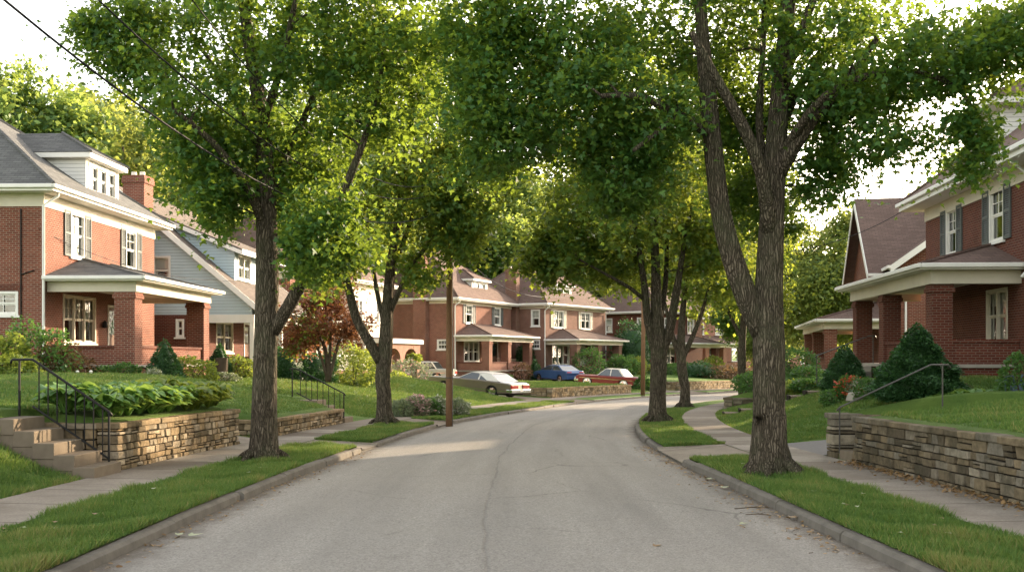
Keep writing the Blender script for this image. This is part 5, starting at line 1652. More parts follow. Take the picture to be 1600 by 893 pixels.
random.seed(21)
BG = [  # kind, px, Y, top row, label, width
    (0, 25, 62, 85, 'tall pale green tree rising behind the grey hip roof at the far left', 1.0),
    (1, -60, 70, 150, 'broad tree at the left picture edge behind the nearest brick house', 1.1),
    (2, 120, 74, 135, 'pointed tree standing above the white dormer at left', 1.0),
    (1, 195, 66, 165, 'bushy tree behind the brick chimney at left', 1.0),
    (0, 275, 84, 175, 'tree behind the ridge of the grey sided house', 1.2),
    (2, 360, 80, 150, 'tall tree seen through the crown of the left maple', 1.2),
    (1, 450, 92, 190, 'green tree beyond the roofs behind the copper tree', 1.1),
    (0, 545, 110, 215, 'tall tree behind the pale arched house', 1.1),
    (2, 640, 118, 215, 'tall tree left of the mid-distance brick house roof', 1.1),
    (1, 720, 122, 262, 'rounded tree directly behind the brown hip roof with white dormer', 1.1),
    (0, 795, 130, 240, 'tree between the two mid-distance chimneys', 1.0),
    (1, 850, 136, 285, 'tree behind the brown brick house', 1.1),
    (2, 915, 138, 250, 'tall tree behind the right end of the brown brick house', 1.2),
    (0, 975, 142, 285, 'tree beyond the dark brown brick house', 1.1),
    (1, 1030, 160, 320, 'far tree above the sunlit house past the bend', 1.3),
    (2, 1085, 158, 290, 'far tall tree behind the sunlit house past the bend', 1.3),
    (0, 1130, 150, 330, 'far green tree right of the sunlit house', 1.2),
    (1, 1265, 84, 335, 'sunlit yellow-green tree between the big maple and the second right house', .95),
    (0, 1225, 96, 375, 'bright tree just right of the thick right trunk in the distance', 1.0),
    (2, 1300, 104, 390, 'pale tree beyond the porch of the second right house', 1.2),
    (1, 1195, 118, 420, 'low far tree seen past the thick right trunk', 1.2),
]
for k, px, Y, ty, lab, w in BG: place_bg(k, px, Y, ty, lab, w=w)
random.seed(33)  # extra trees added to keep low sun off the road
for i, (X, Y, h, k, lab) in enumerate(((22, 23, 16, 0, 'tall unseen tree added for shade outside the right picture edge behind the stone wall'), (20, 13, 15, 1, 'broad unseen tree added for shade near the camera outside the right picture edge'), (27.5, 32, 17, 2, 'slender tall unseen tree added for shade outside the right picture edge beside the large porch house'), (27, 61, 14, 1, 'rounded tree added to block low sun between the two right-hand houses, behind the large porch house'), (21, 3, 15, 0, 'rightmost unseen tree added for shade beside the camera position'))):
    o = copy_tree(PROTO[k]); s = h / (16, 13, 18)[k]; o.location = (X, Y, gz(X, Y) - .2); o.scale = (s, s, s); o.rotation_euler = (0, 0, i * 1.7); tag(o, lab, 'tree', 'trees added for shade to the right of the view')
# ---------------------------------------------------------------- shrubs, hostas, flowers, grass
def shrub(name, label, x, y, rx, ry, h, mat, n=2600, lsize=.07, shape='dome', tmpl=OVAL, cat='shrub', group=None, z=None, lump=.12, flowers=None, seed=None, inner=True):
    seed = int(abs(x * 131 + y * 17)) if seed is None else seed
    g = np.random.default_rng(seed)
    zz = gz(x, y) - .03 if z is None else z
    e = empty(name, (x, y, zz), g.uniform(0, 6), label, cat, group)
    u = g.normal(size=(n, 3)); u /= np.linalg.norm(u, axis=1, keepdims=True)
    rad = g.uniform(0.45, 1.0, n) ** .35
    lum = 1 + lump * np.sin(u[:, 0] * 5 + seed) * np.sin(u[:, 1] * 6 + 1) + lump * .8 * np.sin(u[:, 2] * 7 + u[:, 0] * 4) + g.normal(0, .04, n)
    if shape == 'dome':
        C = np.stack([u[:, 0] * rx, u[:, 1] * ry, h * .45 + u[:, 2] * h * .55], -1) * 1.0
        C[:, :2] *= (rad * lum)[:, None]; C[:, 2] = h * .45 + (C[:, 2] - h * .45) * rad * lum
        C = C[C[:, 2] > 0.0]
        od = np.stack([C[:, 0] / rx, C[:, 1] / ry, (C[:, 2] - h * .35) / h * 1.6], -1)
    elif shape == 'cone':
        t = 1 - np.sqrt(g.uniform(0, 1, n)); a = g.uniform(0, 2 * np.pi, n)
        prof = np.where(t < .15, .82 + t * 1.2, (1 - t) ** .8 * 1.14)
        r = prof * g.uniform(.5, 1, n) ** .3 * (1 + lump * np.sin(a * 4 + t * 9 + seed) + lump * .7 * np.sin(t * 26 + a * 2) + g.normal(0, .05, n))
        C = np.stack([np.cos(a) * r * rx, np.sin(a) * r * ry, t * h + .02], -1)
        od = np.stack([np.cos(a), np.sin(a), .45 + t * .6], -1)
    else:   # clipped box
        q = g.uniform(-1, 1, (n, 3)); ax = g.integers(0, 3, n); sg = np.sign(g.uniform(-1, 1, n)); q[np.arange(n), ax] = sg * g.uniform(.8, 1.0, n)
        q *= (1 + g.normal(0, .03, (n, 1)) + .05 * np.sin(q[:, :1] * 5 + q[:, 1:2] * 3))
        C = np.stack([q[:, 0] * rx, q[:, 1] * ry, h * .5 + q[:, 2] * h * .5], -1); od = q * .8
        C = C[C[:, 2] > 0]; od = od[:len(C)]
    od = od / (np.linalg.norm(od, axis=1, keepdims=True) + 1e-6)
    leaf_mesh('foliage', C, lsize, M[mat], tmpl, e, outdir=od * .9, roll=.7, g=g)
    mb = MB()
    for k in range(5):
        a = g.uniform(0, 6.28); mb.tube([(0.04 * math.cos(a), .04 * math.sin(a), -.1), (.35 * rx * math.cos(a), .35 * ry * math.sin(a), h * .4), (.6 * rx * math.cos(a), .6 * ry * math.sin(a), h * .72 if shape != 'cone' else h * .35)], [.03, .02, .008], 5)
    if shape == 'cone': mb.tube([(0, 0, -.1), (0, 0, h * .9)], [.06, .01], 6)
    if mat == 'leaf_conifer':
        co_ = MB()
        if shape == 'cone': co_.lathe((0, 0, 0), [(rx * .55, .02), (rx * .72, h * .12), (rx * .62, h * .35), (rx * .36, h * .65), (rx * .1, h * .9)], 14)
        elif shape == 'box': co_.box(-rx * .78, rx * .78, -ry * .78, ry * .78, .0, h * .84)
        else: co_.lathe((0, 0, 0), [(rx * .5, .02), (rx * .7, h * .3), (rx * .65, h * .6), (rx * .3, h * .85)], 14)
        co_.build('inner_growth', M[mat], e, smooth=True)
    mb.build('stem', M['bark_far'], e)
    if flowers:
        fm, cnt, fs = flowers
        sel = C[g.integers(0, len(C), cnt)]; o2 = sel / (np.linalg.norm(sel - np.array([0, 0, h * .4]), axis=1, keepdims=True) + .01)
        leaf_mesh('blossom', np.repeat(sel * np.array([1.04, 1.04, 1.03]), 5, 0), fs, M[fm], OVAL, e, droop=(.3, .5), g=g)
    return e


def hosta_mesh(parent, g, nl=34, R_=.55, hh=.42, mat='leaf_hosta'):
    V, Q, var = [], [], []
    for i in range(nl):
        a = g.uniform(0, 2 * np.pi); ln = R_ * g.uniform(.7, 1.2); w = ln * .21; up = hh * g.uniform(.5, 1.2); c, s = math.cos(a), math.sin(a)
        n = 6; b = len(V); tw = g.uniform(-.35, .35)
        for k in range(n + 1):
            t = k / n
            r = ln * (t * .9 + .05); z = up * (1.75 * t - 1.25 * t * t) + .02
            ww = w * (math.sin(min(1, max(0, (t - .22) / .78)) ** .8 * math.pi) ** .8 if t > .22 else .09 + .0)
            for q in (-1, 0, 1):
                V.append((c * r - s * q * ww, s * r + c * q * ww, z + abs(q) * ww * .28 + q * tw * ww))
        for k in range(n):
            for q in (0, 1): Q.append((b + k * 3 + q, b + k * 3 + q + 1, b + (k + 1) * 3 + q + 1, b + (k + 1) * 3 + q)); var.append(g.uniform(0, 1) if q == 0 else var[-1])
    return np_mesh('leaves', V, Q, M[mat], var, parent, smooth=True)


# hostas on the left wall
g = np.random.default_rng(5); random.seed(5)
HP = []
for i in range(3):
    e = empty('hosta_plant', (0, 0, 0)); hosta_mesh(e, g, 64, .42, .46); HP.append(e)
HL = empty('hosta_plant', (0, 0, 0)); hosta_mesh(HL, g, 66, .40, .5, 'leaf_lime'); HP.append(HL)
cnt = 0; seen = set()
spots = []
for i in range(17): spots.append((17.95 + i * .36 + random.uniform(-.1, .1), WD + .34 + random.uniform(-.06, .08)))
for i in range(13): spots.append((18.0 + i * .46 + random.uniform(-.15, .15), WD + .95 + random.uniform(-.15, .15)))
for s, d in spots:
    k = 3 if (s > 21.6 and random.random() < .75) else random.randrange(3)
    o = HP[k] if k not in seen else copy_tree(HP[k]); seen.add(k)
    p = P('L', s, d); o.location = (p.x, p.y, max(p.z, float(zr(s)) + .9) + .0); o.rotation_euler = (0, 0, random.uniform(0, 6)); q = random.uniform(.95, 1.3); o.scale = (q, q, q * random.uniform(.9, 1.15))
    far = s > 21.6
    tag(o, ('yellow-green hosta clump at the far end of the tan stone wall top' if k == 3 else 'broad dark green hosta clump along the top of the tan stone wall'), 'plant', 'hostas along the left wall top')

# --- shrubs of the left lots
W1 = 'beside the nearest left brick porch'
def hp(house_obj, x, y):      # house-local to world
    v = Matrix.Rotation(house_obj.rotation_euler.z, 4, 'Z') @ Vector((x, y, 0)); return house_obj.location.x + v.x, house_obj.location.y + v.y
x, y = hp(A, 8.6, -4.0); 
p = at(257, 598, 37.5); shrub('evergreen_cone', 'clipped dark cone evergreen in front of the near left porch corner', p.x, p.y, .62, .62, 1.45, 'leaf_conifer', 5200, .07, 'cone', OVAL, 'evergreen', lump=.05)
p = at(343, 592, 44); shrub('evergreen_cone', 'slim cone evergreen beside the grey house, next to the stump planter', p.x, p.y, .5, .5, 1.3, 'leaf_conifer', 4200, .07, 'cone', OVAL, 'evergreen', lump=.05)
p = at(298, 603, 40); shrub('shrub', 'lime green spreading shrub between the two cone evergreens on the left', p.x, p.y, 1.0, .8, .85, 'leaf_lime', 2600, .11, group='shrubs')
p = at(372, 600, 45); shrub('shrub', 'light green shrub right of the slim cone evergreen', p.x, p.y, .9, .7, .8, 'leaf_lime', 2200, .11, group='shrubs')
p = at(197, 602, 37); shrub('shrub', 'small dark shrub at the foot of the left porch plinth', p.x, p.y, .45, .45, .6, 'leaf_hedge', 1500, .09, group='shrubs')
p = at(160, 602, 37); shrub('shrub', 'low green shrub under the left porch parapet', p.x, p.y, .55, .45, .5, 'leaf_hedge', 1500, .09, group='shrubs')
p = at(115, 596, 36.5); shrub('shrub', 'brownish loose shrub below the triple porch window', p.x, p.y, .9, .6, .95, 'leaf_rust', 1800, .10, group='shrubs')
p = at(55, 598, 35); shrub('shrub', 'tall loose green shrub at the near left corner of the brick house', p.x, p.y, 1.0, .9, 1.75, 'leaf_hedge', 3200, .11, lump=.25, group='shrubs')
p = at(88, 598, 35.5); shrub('shrub', 'rusty brown shrub against the white downspout', p.x, p.y, .55, .5, 1.4, 'leaf_rust', 1800, .10, lump=.25, group='shrubs')
p = at(5, 600, 34); shrub('shrub', 'yellow-green shrub at the left picture edge', p.x, p.y, .85, .8, 1.15, 'leaf_lime', 2600, .12, lump=.2, group='shrubs')
p = at(20, 612, 33); shrub('shrub', 'low yellow perennial clump at the left picture edge', p.x, p.y, .8, .6, .55, 'leaf_lime', 1500, .13, lump=.2, group='shrubs')
p = at(240, 606, 36.5); shrub('flowering_plant', 'small pale flowering plant left of the dark cone evergreen', p.x, p.y, .3, .3, .45, 'leaf_grey', 700, .09, flowers=('petal_white', 60, .06), cat='plant')
p = at(352, 606, 42); shrub('flowering_plant', 'silvery low plant in front of the stump planter', p.x, p.y, .5, .35, .32, 'leaf_grey', 900, .08, flowers=('petal_white', 40, .05), cat='plant')
p = at(440, 600, 47); shrub('hedge', 'clipped dark green hedge block right of the left maple trunk', p.x, p.y, .75, .9, 1.3, 'leaf_conifer', 5200, .09, 'box', cat='hedge')
p = at(484, 600, 48); shrub('hedge', 'rounded dark hedge block left of the copper tree', p.x, p.y, .85, .9, 1.15, 'leaf_conifer', 5200, .09, 'box', cat='hedge')
p = at(552, 596, 50); shrub('shrub', 'sunlit yellow-green shrub right of the copper tree', p.x, p.y, 1.15, .9, 1.75, 'leaf_lime', 3600, .12, lump=.2, group='shrubs')
p = at(575, 597, 54); shrub('shrub', 'second sunlit shrub behind the railing', p.x, p.y, 1.0, .9, 1.3, 'leaf_lime', 2600, .12, lump=.2, group='shrubs')
p = at(620, 600, 66); shrub('flowering_plant', 'yellow-green flower bed plants left of the arched porch', p.x, p.y, 1.1, .8, 1.0, 'leaf_lime', 1800, .14, cat='plant')
p = at(640, 603, 68); shrub('flowering_plant', 'tall pale flowering perennials in front of the arched porch', p.x, p.y, 1.2, .8, 1.35, 'leaf_grey', 2000, .13, lump=.25, flowers=('petal_pink', 140, .10), cat='plant')
for px, w, mt, fl, lab in ((628, .55, 'leaf_grey', None, 'rounded grey-green shrub at the pavement by the second street tree'), (654, .68, 'leaf_grey', ('petal_pink', 320, .08), 'rounded shrub covered in pale pink bloom'), (670, .6, 'leaf_hedge', None, 'green mound between the pink shrub and the pole'),
                           (686, .62, 'leaf_grey', ('petal_white', 160, .07), 'silvery mound flowering white just left of the pole'), (716, .55, 'leaf_grey', ('petal_white', 120, .07), 'silvery mound just right of the pole')):
    p = at(px, 642, 39 + (px - 650) * .02); shrub('flowering_shrub', lab, p.x, p.y, w * .72, w * .72, w * 1.1, mt, 3600, .06, flowers=fl, cat='shrub', group='flowering mounds by the pavement')
# in front of the mid-distance houses
x, y = hp(E5, 6.6, -4.1); shrub('evergreen_cone', 'tiny dark cone evergreen by the steps of the mid-distance house', x, y, .6, .6, 1.7, 'leaf_conifer', 1500, .14, 'cone', cat='evergreen')
x, y = hp(E5, 4.8, -3.7); shrub('shrub', 'olive bush under the porch of the mid-distance house', x, y, .8, .6, 1.35, 'leaf_rust', 900, .15, group='shrubs')
x, y = hp(E5, 1.2, -3.6); shrub('shrub', 'low dark shrub at the near porch corner of the mid-distance house', x, y, .9, .5, .6, 'leaf_hedge', 900, .14, group='shrubs')
x, y = hp(E5, 11.6, -1.2); shrub('shrub', 'dark climber bush between the two mid-distance porches', x, y, .9, .9, 2.6, 'leaf_conifer', 1600, .16, group='shrubs')
x, y = hp(F6, .6, -3.9); shrub('shrub', 'rounded green shrub behind the blue car', x, y, 1.7, 1.2, 2.2, 'leaf_hedge', 2400, .16, group='shrubs')
for i, (xx, lab) in enumerate(((5.6, 'clipped green hedge mound left of the far porch door'), (7.4, 'tall hedge mound in front of the brown brick porch'), (9.2, 'lighter hedge mound at the right end of the brown brick porch'))):
    x, y = hp(F6, xx, -4.3); shrub('hedge', lab, x, y, 1.35, 1.1, 1.75 - .1 * i, 'leaf_hedge' if i < 2 else 'leaf_lime', 2200, .16, cat='hedge')
x, y = hp(F6, 12.3, -2.4); shrub('evergreen_bush', 'big dark evergreen bush right of the brown brick house', x, y, 2.4, 2.0, 4.8, 'leaf_conifer', 5200, .2, lump=.2, cat='evergreen')
x, y = hp(F6, 13.5, -5.5); shrub('shrub', 'shrub at the edge of the lawn behind the maroon car', x, y, 1.3, 1.0, 1.0, 'leaf_hedge', 1300, .16, group='shrubs')
for px, py, Y, rx, h, mt, lab in ((1002, 612, 86, .7, 1.0, 'leaf_hedge', 'round shrub just right of the maroon car'), (1062, 582, 108, 1.5, 1.2, 'leaf_hedge', 'dark hedge on the far lawn left of the slim tree'), (1091, 588, 104, 2.0, 1.4, 'leaf_conifer', 'domed dark evergreen on the far lawn right of the slim tree'),
                                  (1114, 576, 112, 1.1, 2.0, 'leaf_lime', 'upright yellow-green shrub before the sunlit far house'), (1135, 578, 112, 2.0, 1.3, 'leaf_lime', 'spreading yellow-green shrub before the sunlit far house'), (1125, 590, 104, 2.4, 1.2, 'leaf_rust', 'rust coloured shrub above the brick planter'), (1145, 592, 106, 2.2, 1.3, 'leaf_rust', 'second rust coloured shrub above the brick planter')):
    p = at(px, py, Y); shrub('shrub', lab, p.x, p.y, rx, rx * .8, h, mt, 1500, .18, group='shrubs')
# --- right lots
p = at(1433, 603, 27.5); shrub('evergreen_cone', 'large dark conical evergreen in front of the right porch', p.x, p.y, .98, .98, 1.85, 'leaf_conifer', 24000, .07, 'cone', OVAL, 'evergreen', lump=.18)
p = at(1400, 606, 28); shrub('shrub', 'dark rounded evergreen at the left foot of the large conical evergreen', p.x, p.y, .5, .5, .8, 'leaf_conifer', 3600, .06, group='shrubs')
p = at(1320, 600, 34); shrub('evergreen_cone', 'second dark conical evergreen near the red flowers on the right', p.x, p.y, .72, .72, 1.4, 'leaf_conifer', 8000, .07, 'cone', OVAL, 'evergreen', lump=.07)
p = at(1372, 604, 29.5); shrub('hedge', 'low clipped hedge between the two conical evergreens', p.x, p.y, .55, .4, .5, 'leaf_hedge', 2600, .06, 'box', cat='hedge')
p = at(1330, 603, 31); shrub('flowering_plant', 'red flowers over white ones beside the right porch steps', p.x, p.y, .5, .4, .62, 'leaf_hedge', 1300, .08, flowers=('petal_red', 190, .09), cat='plant')
p = at(1342, 606, 30.6); shrub('flowering_plant', 'white flowers beside the red ones by the right porch steps', p.x, p.y, .4, .3, .5, 'leaf_grey', 900, .08, flowers=('petal_white', 70, .07), cat='plant')
p = at(1303, 606, 31); shrub('shrub', 'small green shrub at the left of the red flowers', p.x, p.y, .4, .35, .4, 'leaf_hedge', 1300, .07, group='shrubs')
random.seed(9)
hr = empty('broadleaf_plant', (0, 0, 0)); hosta_mesh(hr, np.random.default_rng(3), 40, .6, .6)
for i, (px, py, q) in enumerate(((1478, 606, .85), (1500, 606, 1.05), (1525, 606, .9), (1395, 612, .6), (1420, 614, .6))):
    p = at(px, py, 26.5 if i < 3 else 25.6); o = hr if i == 0 else copy_tree(hr); o.location = (p.x, p.y, gz(p.x, p.y) - .02); o.scale = (q, q, q); o.rotation_euler = (0, 0, i * 1.3)
    tag(o, ['broad-leaved plant touching the large conical evergreen', 'tallest broad-leaved plant under the right porch parapet', 'broad-leaved plant beside the basement window', 'low leafy plant at the left under the conical evergreen', 'low leafy plant at the foot of the conical evergreen'][i], 'plant', 'broad-leaved plants by the right porch')
p = at(1596, 575, 26); shrub('shrub', 'dark green shrub at the right picture edge', p.x, p.y, .5, .5, 1.35, 'leaf_hedge', 2000, .09, group='shrubs')
for px, py, Y, rx, h, mt, lab in ((1245, 596, 52, 1.15, 1.5, 'leaf_hedge', 'large round dark hedge right of the thick trunk'), (1262, 602, 46, .9, .9, 'leaf_hedge', 'lighter green clipped mound before the second right porch'), (1250, 610, 42, 1.0, .45, 'leaf_lime', 'yellow-green edging plants on top of the right bank'), (1275, 610, 41, .9, .4, 'leaf_hedge', 'low green edging plants on top of the right bank')):
    p = at(px, py, Y); shrub('shrub', lab, p.x, p.y, rx, rx * .8, h, mt, 2600, .11, group='shrubs')
for i, s in enumerate((49.2, 50.8, 52.4, 54.0)):
    p = P('R', s, WD + 1.2 + .25 * i); shrub('ground_cover_plant', ['ground cover spilling over the near end of the small raised bed', 'second ground cover clump in the small raised bed', 'third ground cover clump in the small raised bed', 'ground cover clump at the back of the small raised bed'][i], p.x, p.y, 1.0, .9, .75, 'leaf_hedge', 1800, .12, cat='plant', group='raised bed plants')
# hanging fern basket in the arched porch
x, y = hp(A4, 5.15, -2.6); e = shrub('hanging_basket', 'bright hanging fern basket in the arched porch', x, y, .5, .5, .5, 'leaf_lime', 900, .16, z=A4.location.z + 1.55, cat='plant')
mb = MB(); mb.tube([(0, 0, .4), (0, 0, 1.05)], .015, 5); mb.build('hanger', M['iron'], e)

# ---------------------------------------------------------------- grass blades near the camera
def blades(name, side, s0, s1, d0, d1, n, h=.075, w=.008, seed=1, avoid=None, fade=True):
    g = np.random.default_rng(seed)
    s = s0 + (s1 - s0) * g.uniform(0, 1, n) ** (1.35 if fade else 1); d = g.uniform(d0, d1, n)
    # ragged outline
    keep = np.ones(n, bool)
    for a, b in GAPS[side]: keep &= ~((s > a) & (s < b))
    if avoid: keep &= ~avoid(s, d)
    pat = np.sin(s * 2.1 + 1.3 * np.sin(d * 3)) * np.sin(d * 4.2 + s * .7) + .6 * np.sin(s * 5.3 + d * 7)
    keep &= g.uniform(0, 1, n) < np.clip(.72 + .3 * pat, .2, 1)
    s, d, pat = s[keep], d[keep], pat[keep]; n = len(s)
    x, tx, ty, nx, ny = frame_v(side, s)
    X = x + nx * d; Y = s + ny * d; Z = height(side, s, d) - .004
    a = g.uniform(0, 2 * np.pi, n); hh = h * g.uniform(.45, 1.3, n) * (1 + .35 * pat); ln = hh * g.uniform(.15, .95, n); a2 = g.uniform(0, 2 * np.pi, n)
    ww = w * g.uniform(.7, 1.3, n)
    p0 = np.stack([X - np.cos(a) * ww, Y - np.sin(a) * ww, Z], -1); p1 = np.stack([X + np.cos(a) * ww, Y + np.sin(a) * ww, Z], -1)
    p2 = np.stack([X + np.cos(a2) * ln, Y + np.sin(a2) * ln, Z + hh], -1)
    V = np.stack([p0, p1, p2], 1).reshape(-1, 3); T = np.arange(n * 3).reshape(n, 3)
    dry = np.clip(np.sin(s * .9 + 2 * np.sin(d * 1.7 + s * .33)) - .55, 0, 1) * 1.0 + (g.uniform(0, 1, n) < .05) * .5
    dry += np.clip(.35 - np.minimum(d, np.abs(d - WD)), 0, .35) * g.uniform(0, 2.0, n)
    var = np.clip(.45 + .16 * pat + g.normal(0, .2, n) + dry * .4, 0, 1)
    o = np_mesh(name, V, T, M['grass'], var)
    tag(o, kind='stuff'); return o


blades('verge_grass', 'L', 8.0, 24.2, .11, 1.45, 120000, .085, .007, 1)
blades('verge_grass', 'L', 25.9, 34.6, .11, 1.45, 45000, .07, .010, 2)
blades('verge_grass', 'L', 37.2, 59.4, .11, 1.45, 36000, .07, .016, 8)
blades('verge_grass', 'R', 7.5, 20.95, .11, 1.47, 120000, .085, .007, 3)
blades('verge_grass', 'R', 24.5, 48, .11, 1.45, 60000, .07, .012, 4)
blades('lawn_grass', 'L', 8.5, 16.4, WD + .0, 6.5, 120000, .085, .008, 5, fade=False)
blades('lawn_grass', 'L', 17.6, 33.4, WD + .36, 11, 130000, .06, .011, 6, avoid=lambda s, d: ((s > 24.0) & (s < 26.0)) | ((s < 23.9) & (d < WD + 1.1)) | ((s < 17.6) & (d < 9)))
blades('lawn_grass', 'L', 34.7, 59.3, WD + .02, 12, 150000, .075, .018, 10, fade=False)
blades('lawn_grass', 'L', 63.9, 82, WD + .4, 11, 60000, .08, .026, 11, fade=False)
blades('lawn_grass', 'R', 10, 19.3, WD + .36, 8.5, 110000, .055, .009, 7)
blades('lawn_grass', 'R', 24.6, 46, WD + .0, 9.5, 130000, .07, .012, 9, avoid=lambda s, d: (abs(s - 40.0) < .7))

# litter along the kerbs and the wall foot: too many to count
g = np.random.default_rng(31)
def litter(name, side, s0, s1, dm, ds, n, size, mat='dead_leaf', z=None):
    s = g.uniform(s0, s1, n); d = dm + np.abs(g.normal(0, ds, n)) * (1 if dm > 0 else -1)
    x, tx, ty, nx, ny = frame_v(side, s); 
    Z = (zr(s) + .012) if z is None else height(side, s, d) + z
    C = np.stack([x + nx * d, s + ny * d, Z + g.uniform(0, .012, n)], -1)
    o = leaf_mesh(name, C, size, M[mat], OVAL, None, droop=(0, .12), roll=.25, g=g); tag(o, kind='stuff')
litter('leaf_litter', 'R', 11, 26, -.03, .22, 520, .055)
litter('leaf_litter', 'L', 10, 24, -.03, .16, 260, .05)
s = g.uniform(9, 19.3, 900); d = WD - np.abs(g.normal(0, .17, 900)) - .02
x, tx, ty, nx, ny = frame_v('R', s)
o = leaf_mesh('leaf_litter', np.stack([x + nx * d, s + ny * d, height('R', s, d) + .03 + g.uniform(0, .03, 900)], -1), .06, M['dead_leaf'], OVAL, None, droop=(0, .3), roll=.5, g=g); tag(o, kind='stuff')


def fallen(name, label, x, y, size, mat, rot, group=None, zoff=.02):
    V = [(float(a) * size, float(b) * size, .012 * (abs(a) * 2) ** 1.5 + .008 * b) for a, b in MAPLE]
    T = [(0, 1, 2, 3), (0, 3, 4, 5), (0, 5, 6, 7)]
    o = np_mesh(name, V, T, M[mat], [.5, .7, .4]); o.location = (x, y, gz(x, y) + .04 + zoff); o.rotation_euler = (0, 0, rot)
    return tag(o, label, 'leaf', group)
for px, py, sz, mt, lab in ((295, 842, .17, 'pale_leaf', 'pale green fallen leaf on the road by the left kerb'), (278, 841, .12, 'pale_leaf', 'smaller pale leaf beside the pale green one by the left kerb'), (1022, 859, .11, 'dead_leaf', 'lone yellowish leaf on the asphalt right of centre'), (1156, 823, .12, 'pale_leaf', 'pale leaf on the road near the right kerb'),
                            (1242, 831, .12, 'dead_leaf', 'brown leaf against the right kerb'), (1238, 813, .14, 'dead_leaf', 'curled brown leaf on the right kerb edge'), (1101, 748, .18, 'pale_leaf', 'light leaf in the right gutter near the thick trunk'), (1130, 763, .16, 'pale_leaf', 'light leaf in the right gutter left of the thick trunk')):
    Y = H * F / (py - 560); fallen('fallen_leaf', lab, (px - 800) * Y / F, Y, sz, mt, px * .7, 'fallen leaves on the road', .0)
random.seed(77)
for i in range(26):
    sd = random.choice('LR'); s = random.uniform(10.5, 19); d = random.uniform(.3, 1.35); p = P(sd, s, d)
    fallen('fallen_leaf', 'small pale leaf lying in the grass of the ' + ('left' if sd == 'L' else 'right') + ' verge', p.x, p.y, random.uniform(.05, .085), random.choice(('pale_leaf', 'dead_leaf', 'pale_leaf')), random.uniform(0, 6), 'leaves in the ' + ('left' if sd == 'L' else 'right') + ' verge', .03)
for i in range(12):
    s = random.uniform(11, 22); f = random.uniform(.06, .3); X = float(KX['R'](s)) - f * 3; 
    fallen('fallen_leaf', 'small dry leaf scattered on the right half of the asphalt', X, s, random.uniform(.05, .08), 'dead_leaf', random.uniform(0, 6), 'dry leaves on the road')
for px, py, L_, rot, lab in ((1175, 799, .45, .15, 'longer dry twig on the road near the right kerb'), (1185, 810, .3, -.2, 'shorter dry twig on the road near the right kerb')):
    Y = H * F / (py - 560); X = (px - 800) * Y / F
    mb = MB(); c, s_ = math.cos(rot), math.sin(rot); mb.tube([(-L_ / 2 * c, -L_ / 2 * s_, .0), (0, .02, .012), (L_ / 2 * c, L_ / 2 * s_, 0)], [.006, .008, .004], 5)
    mb.tube([(.02, .02, .012), (.1 * c, .08, .02)], [.005, .002], 4)
    o = mb.build('twig', M['bark_far']); o.location = (X, Y, gz(X, Y) + .05); tag(o, lab, 'twig', 'twigs')
# ---------------------------------------------------------------- cars
def m_paint(name, col, metal=0.0):
    t = NT(name); o = t.obj(); nz = t.noise(o, 2.0, 5)
    t.base(t.mix(nz, tuple(c * .85 for c in col), tuple(min(1, c * 1.1) for c in col))); t.set(Roughness=.28, Metallic=metal)
    t.b.inputs['Coat Weight'].default_value = .6; t.b.inputs['Coat Roughness'].default_value = .08
    return t.m


def m_cglass():
    t = NT('car_glass'); t.base((.035, .045, .05)); t.set(Roughness=.04); t.b.inputs['Specular IOR Level'].default_value = .9
    return t.m
M['cglass'] = m_cglass()


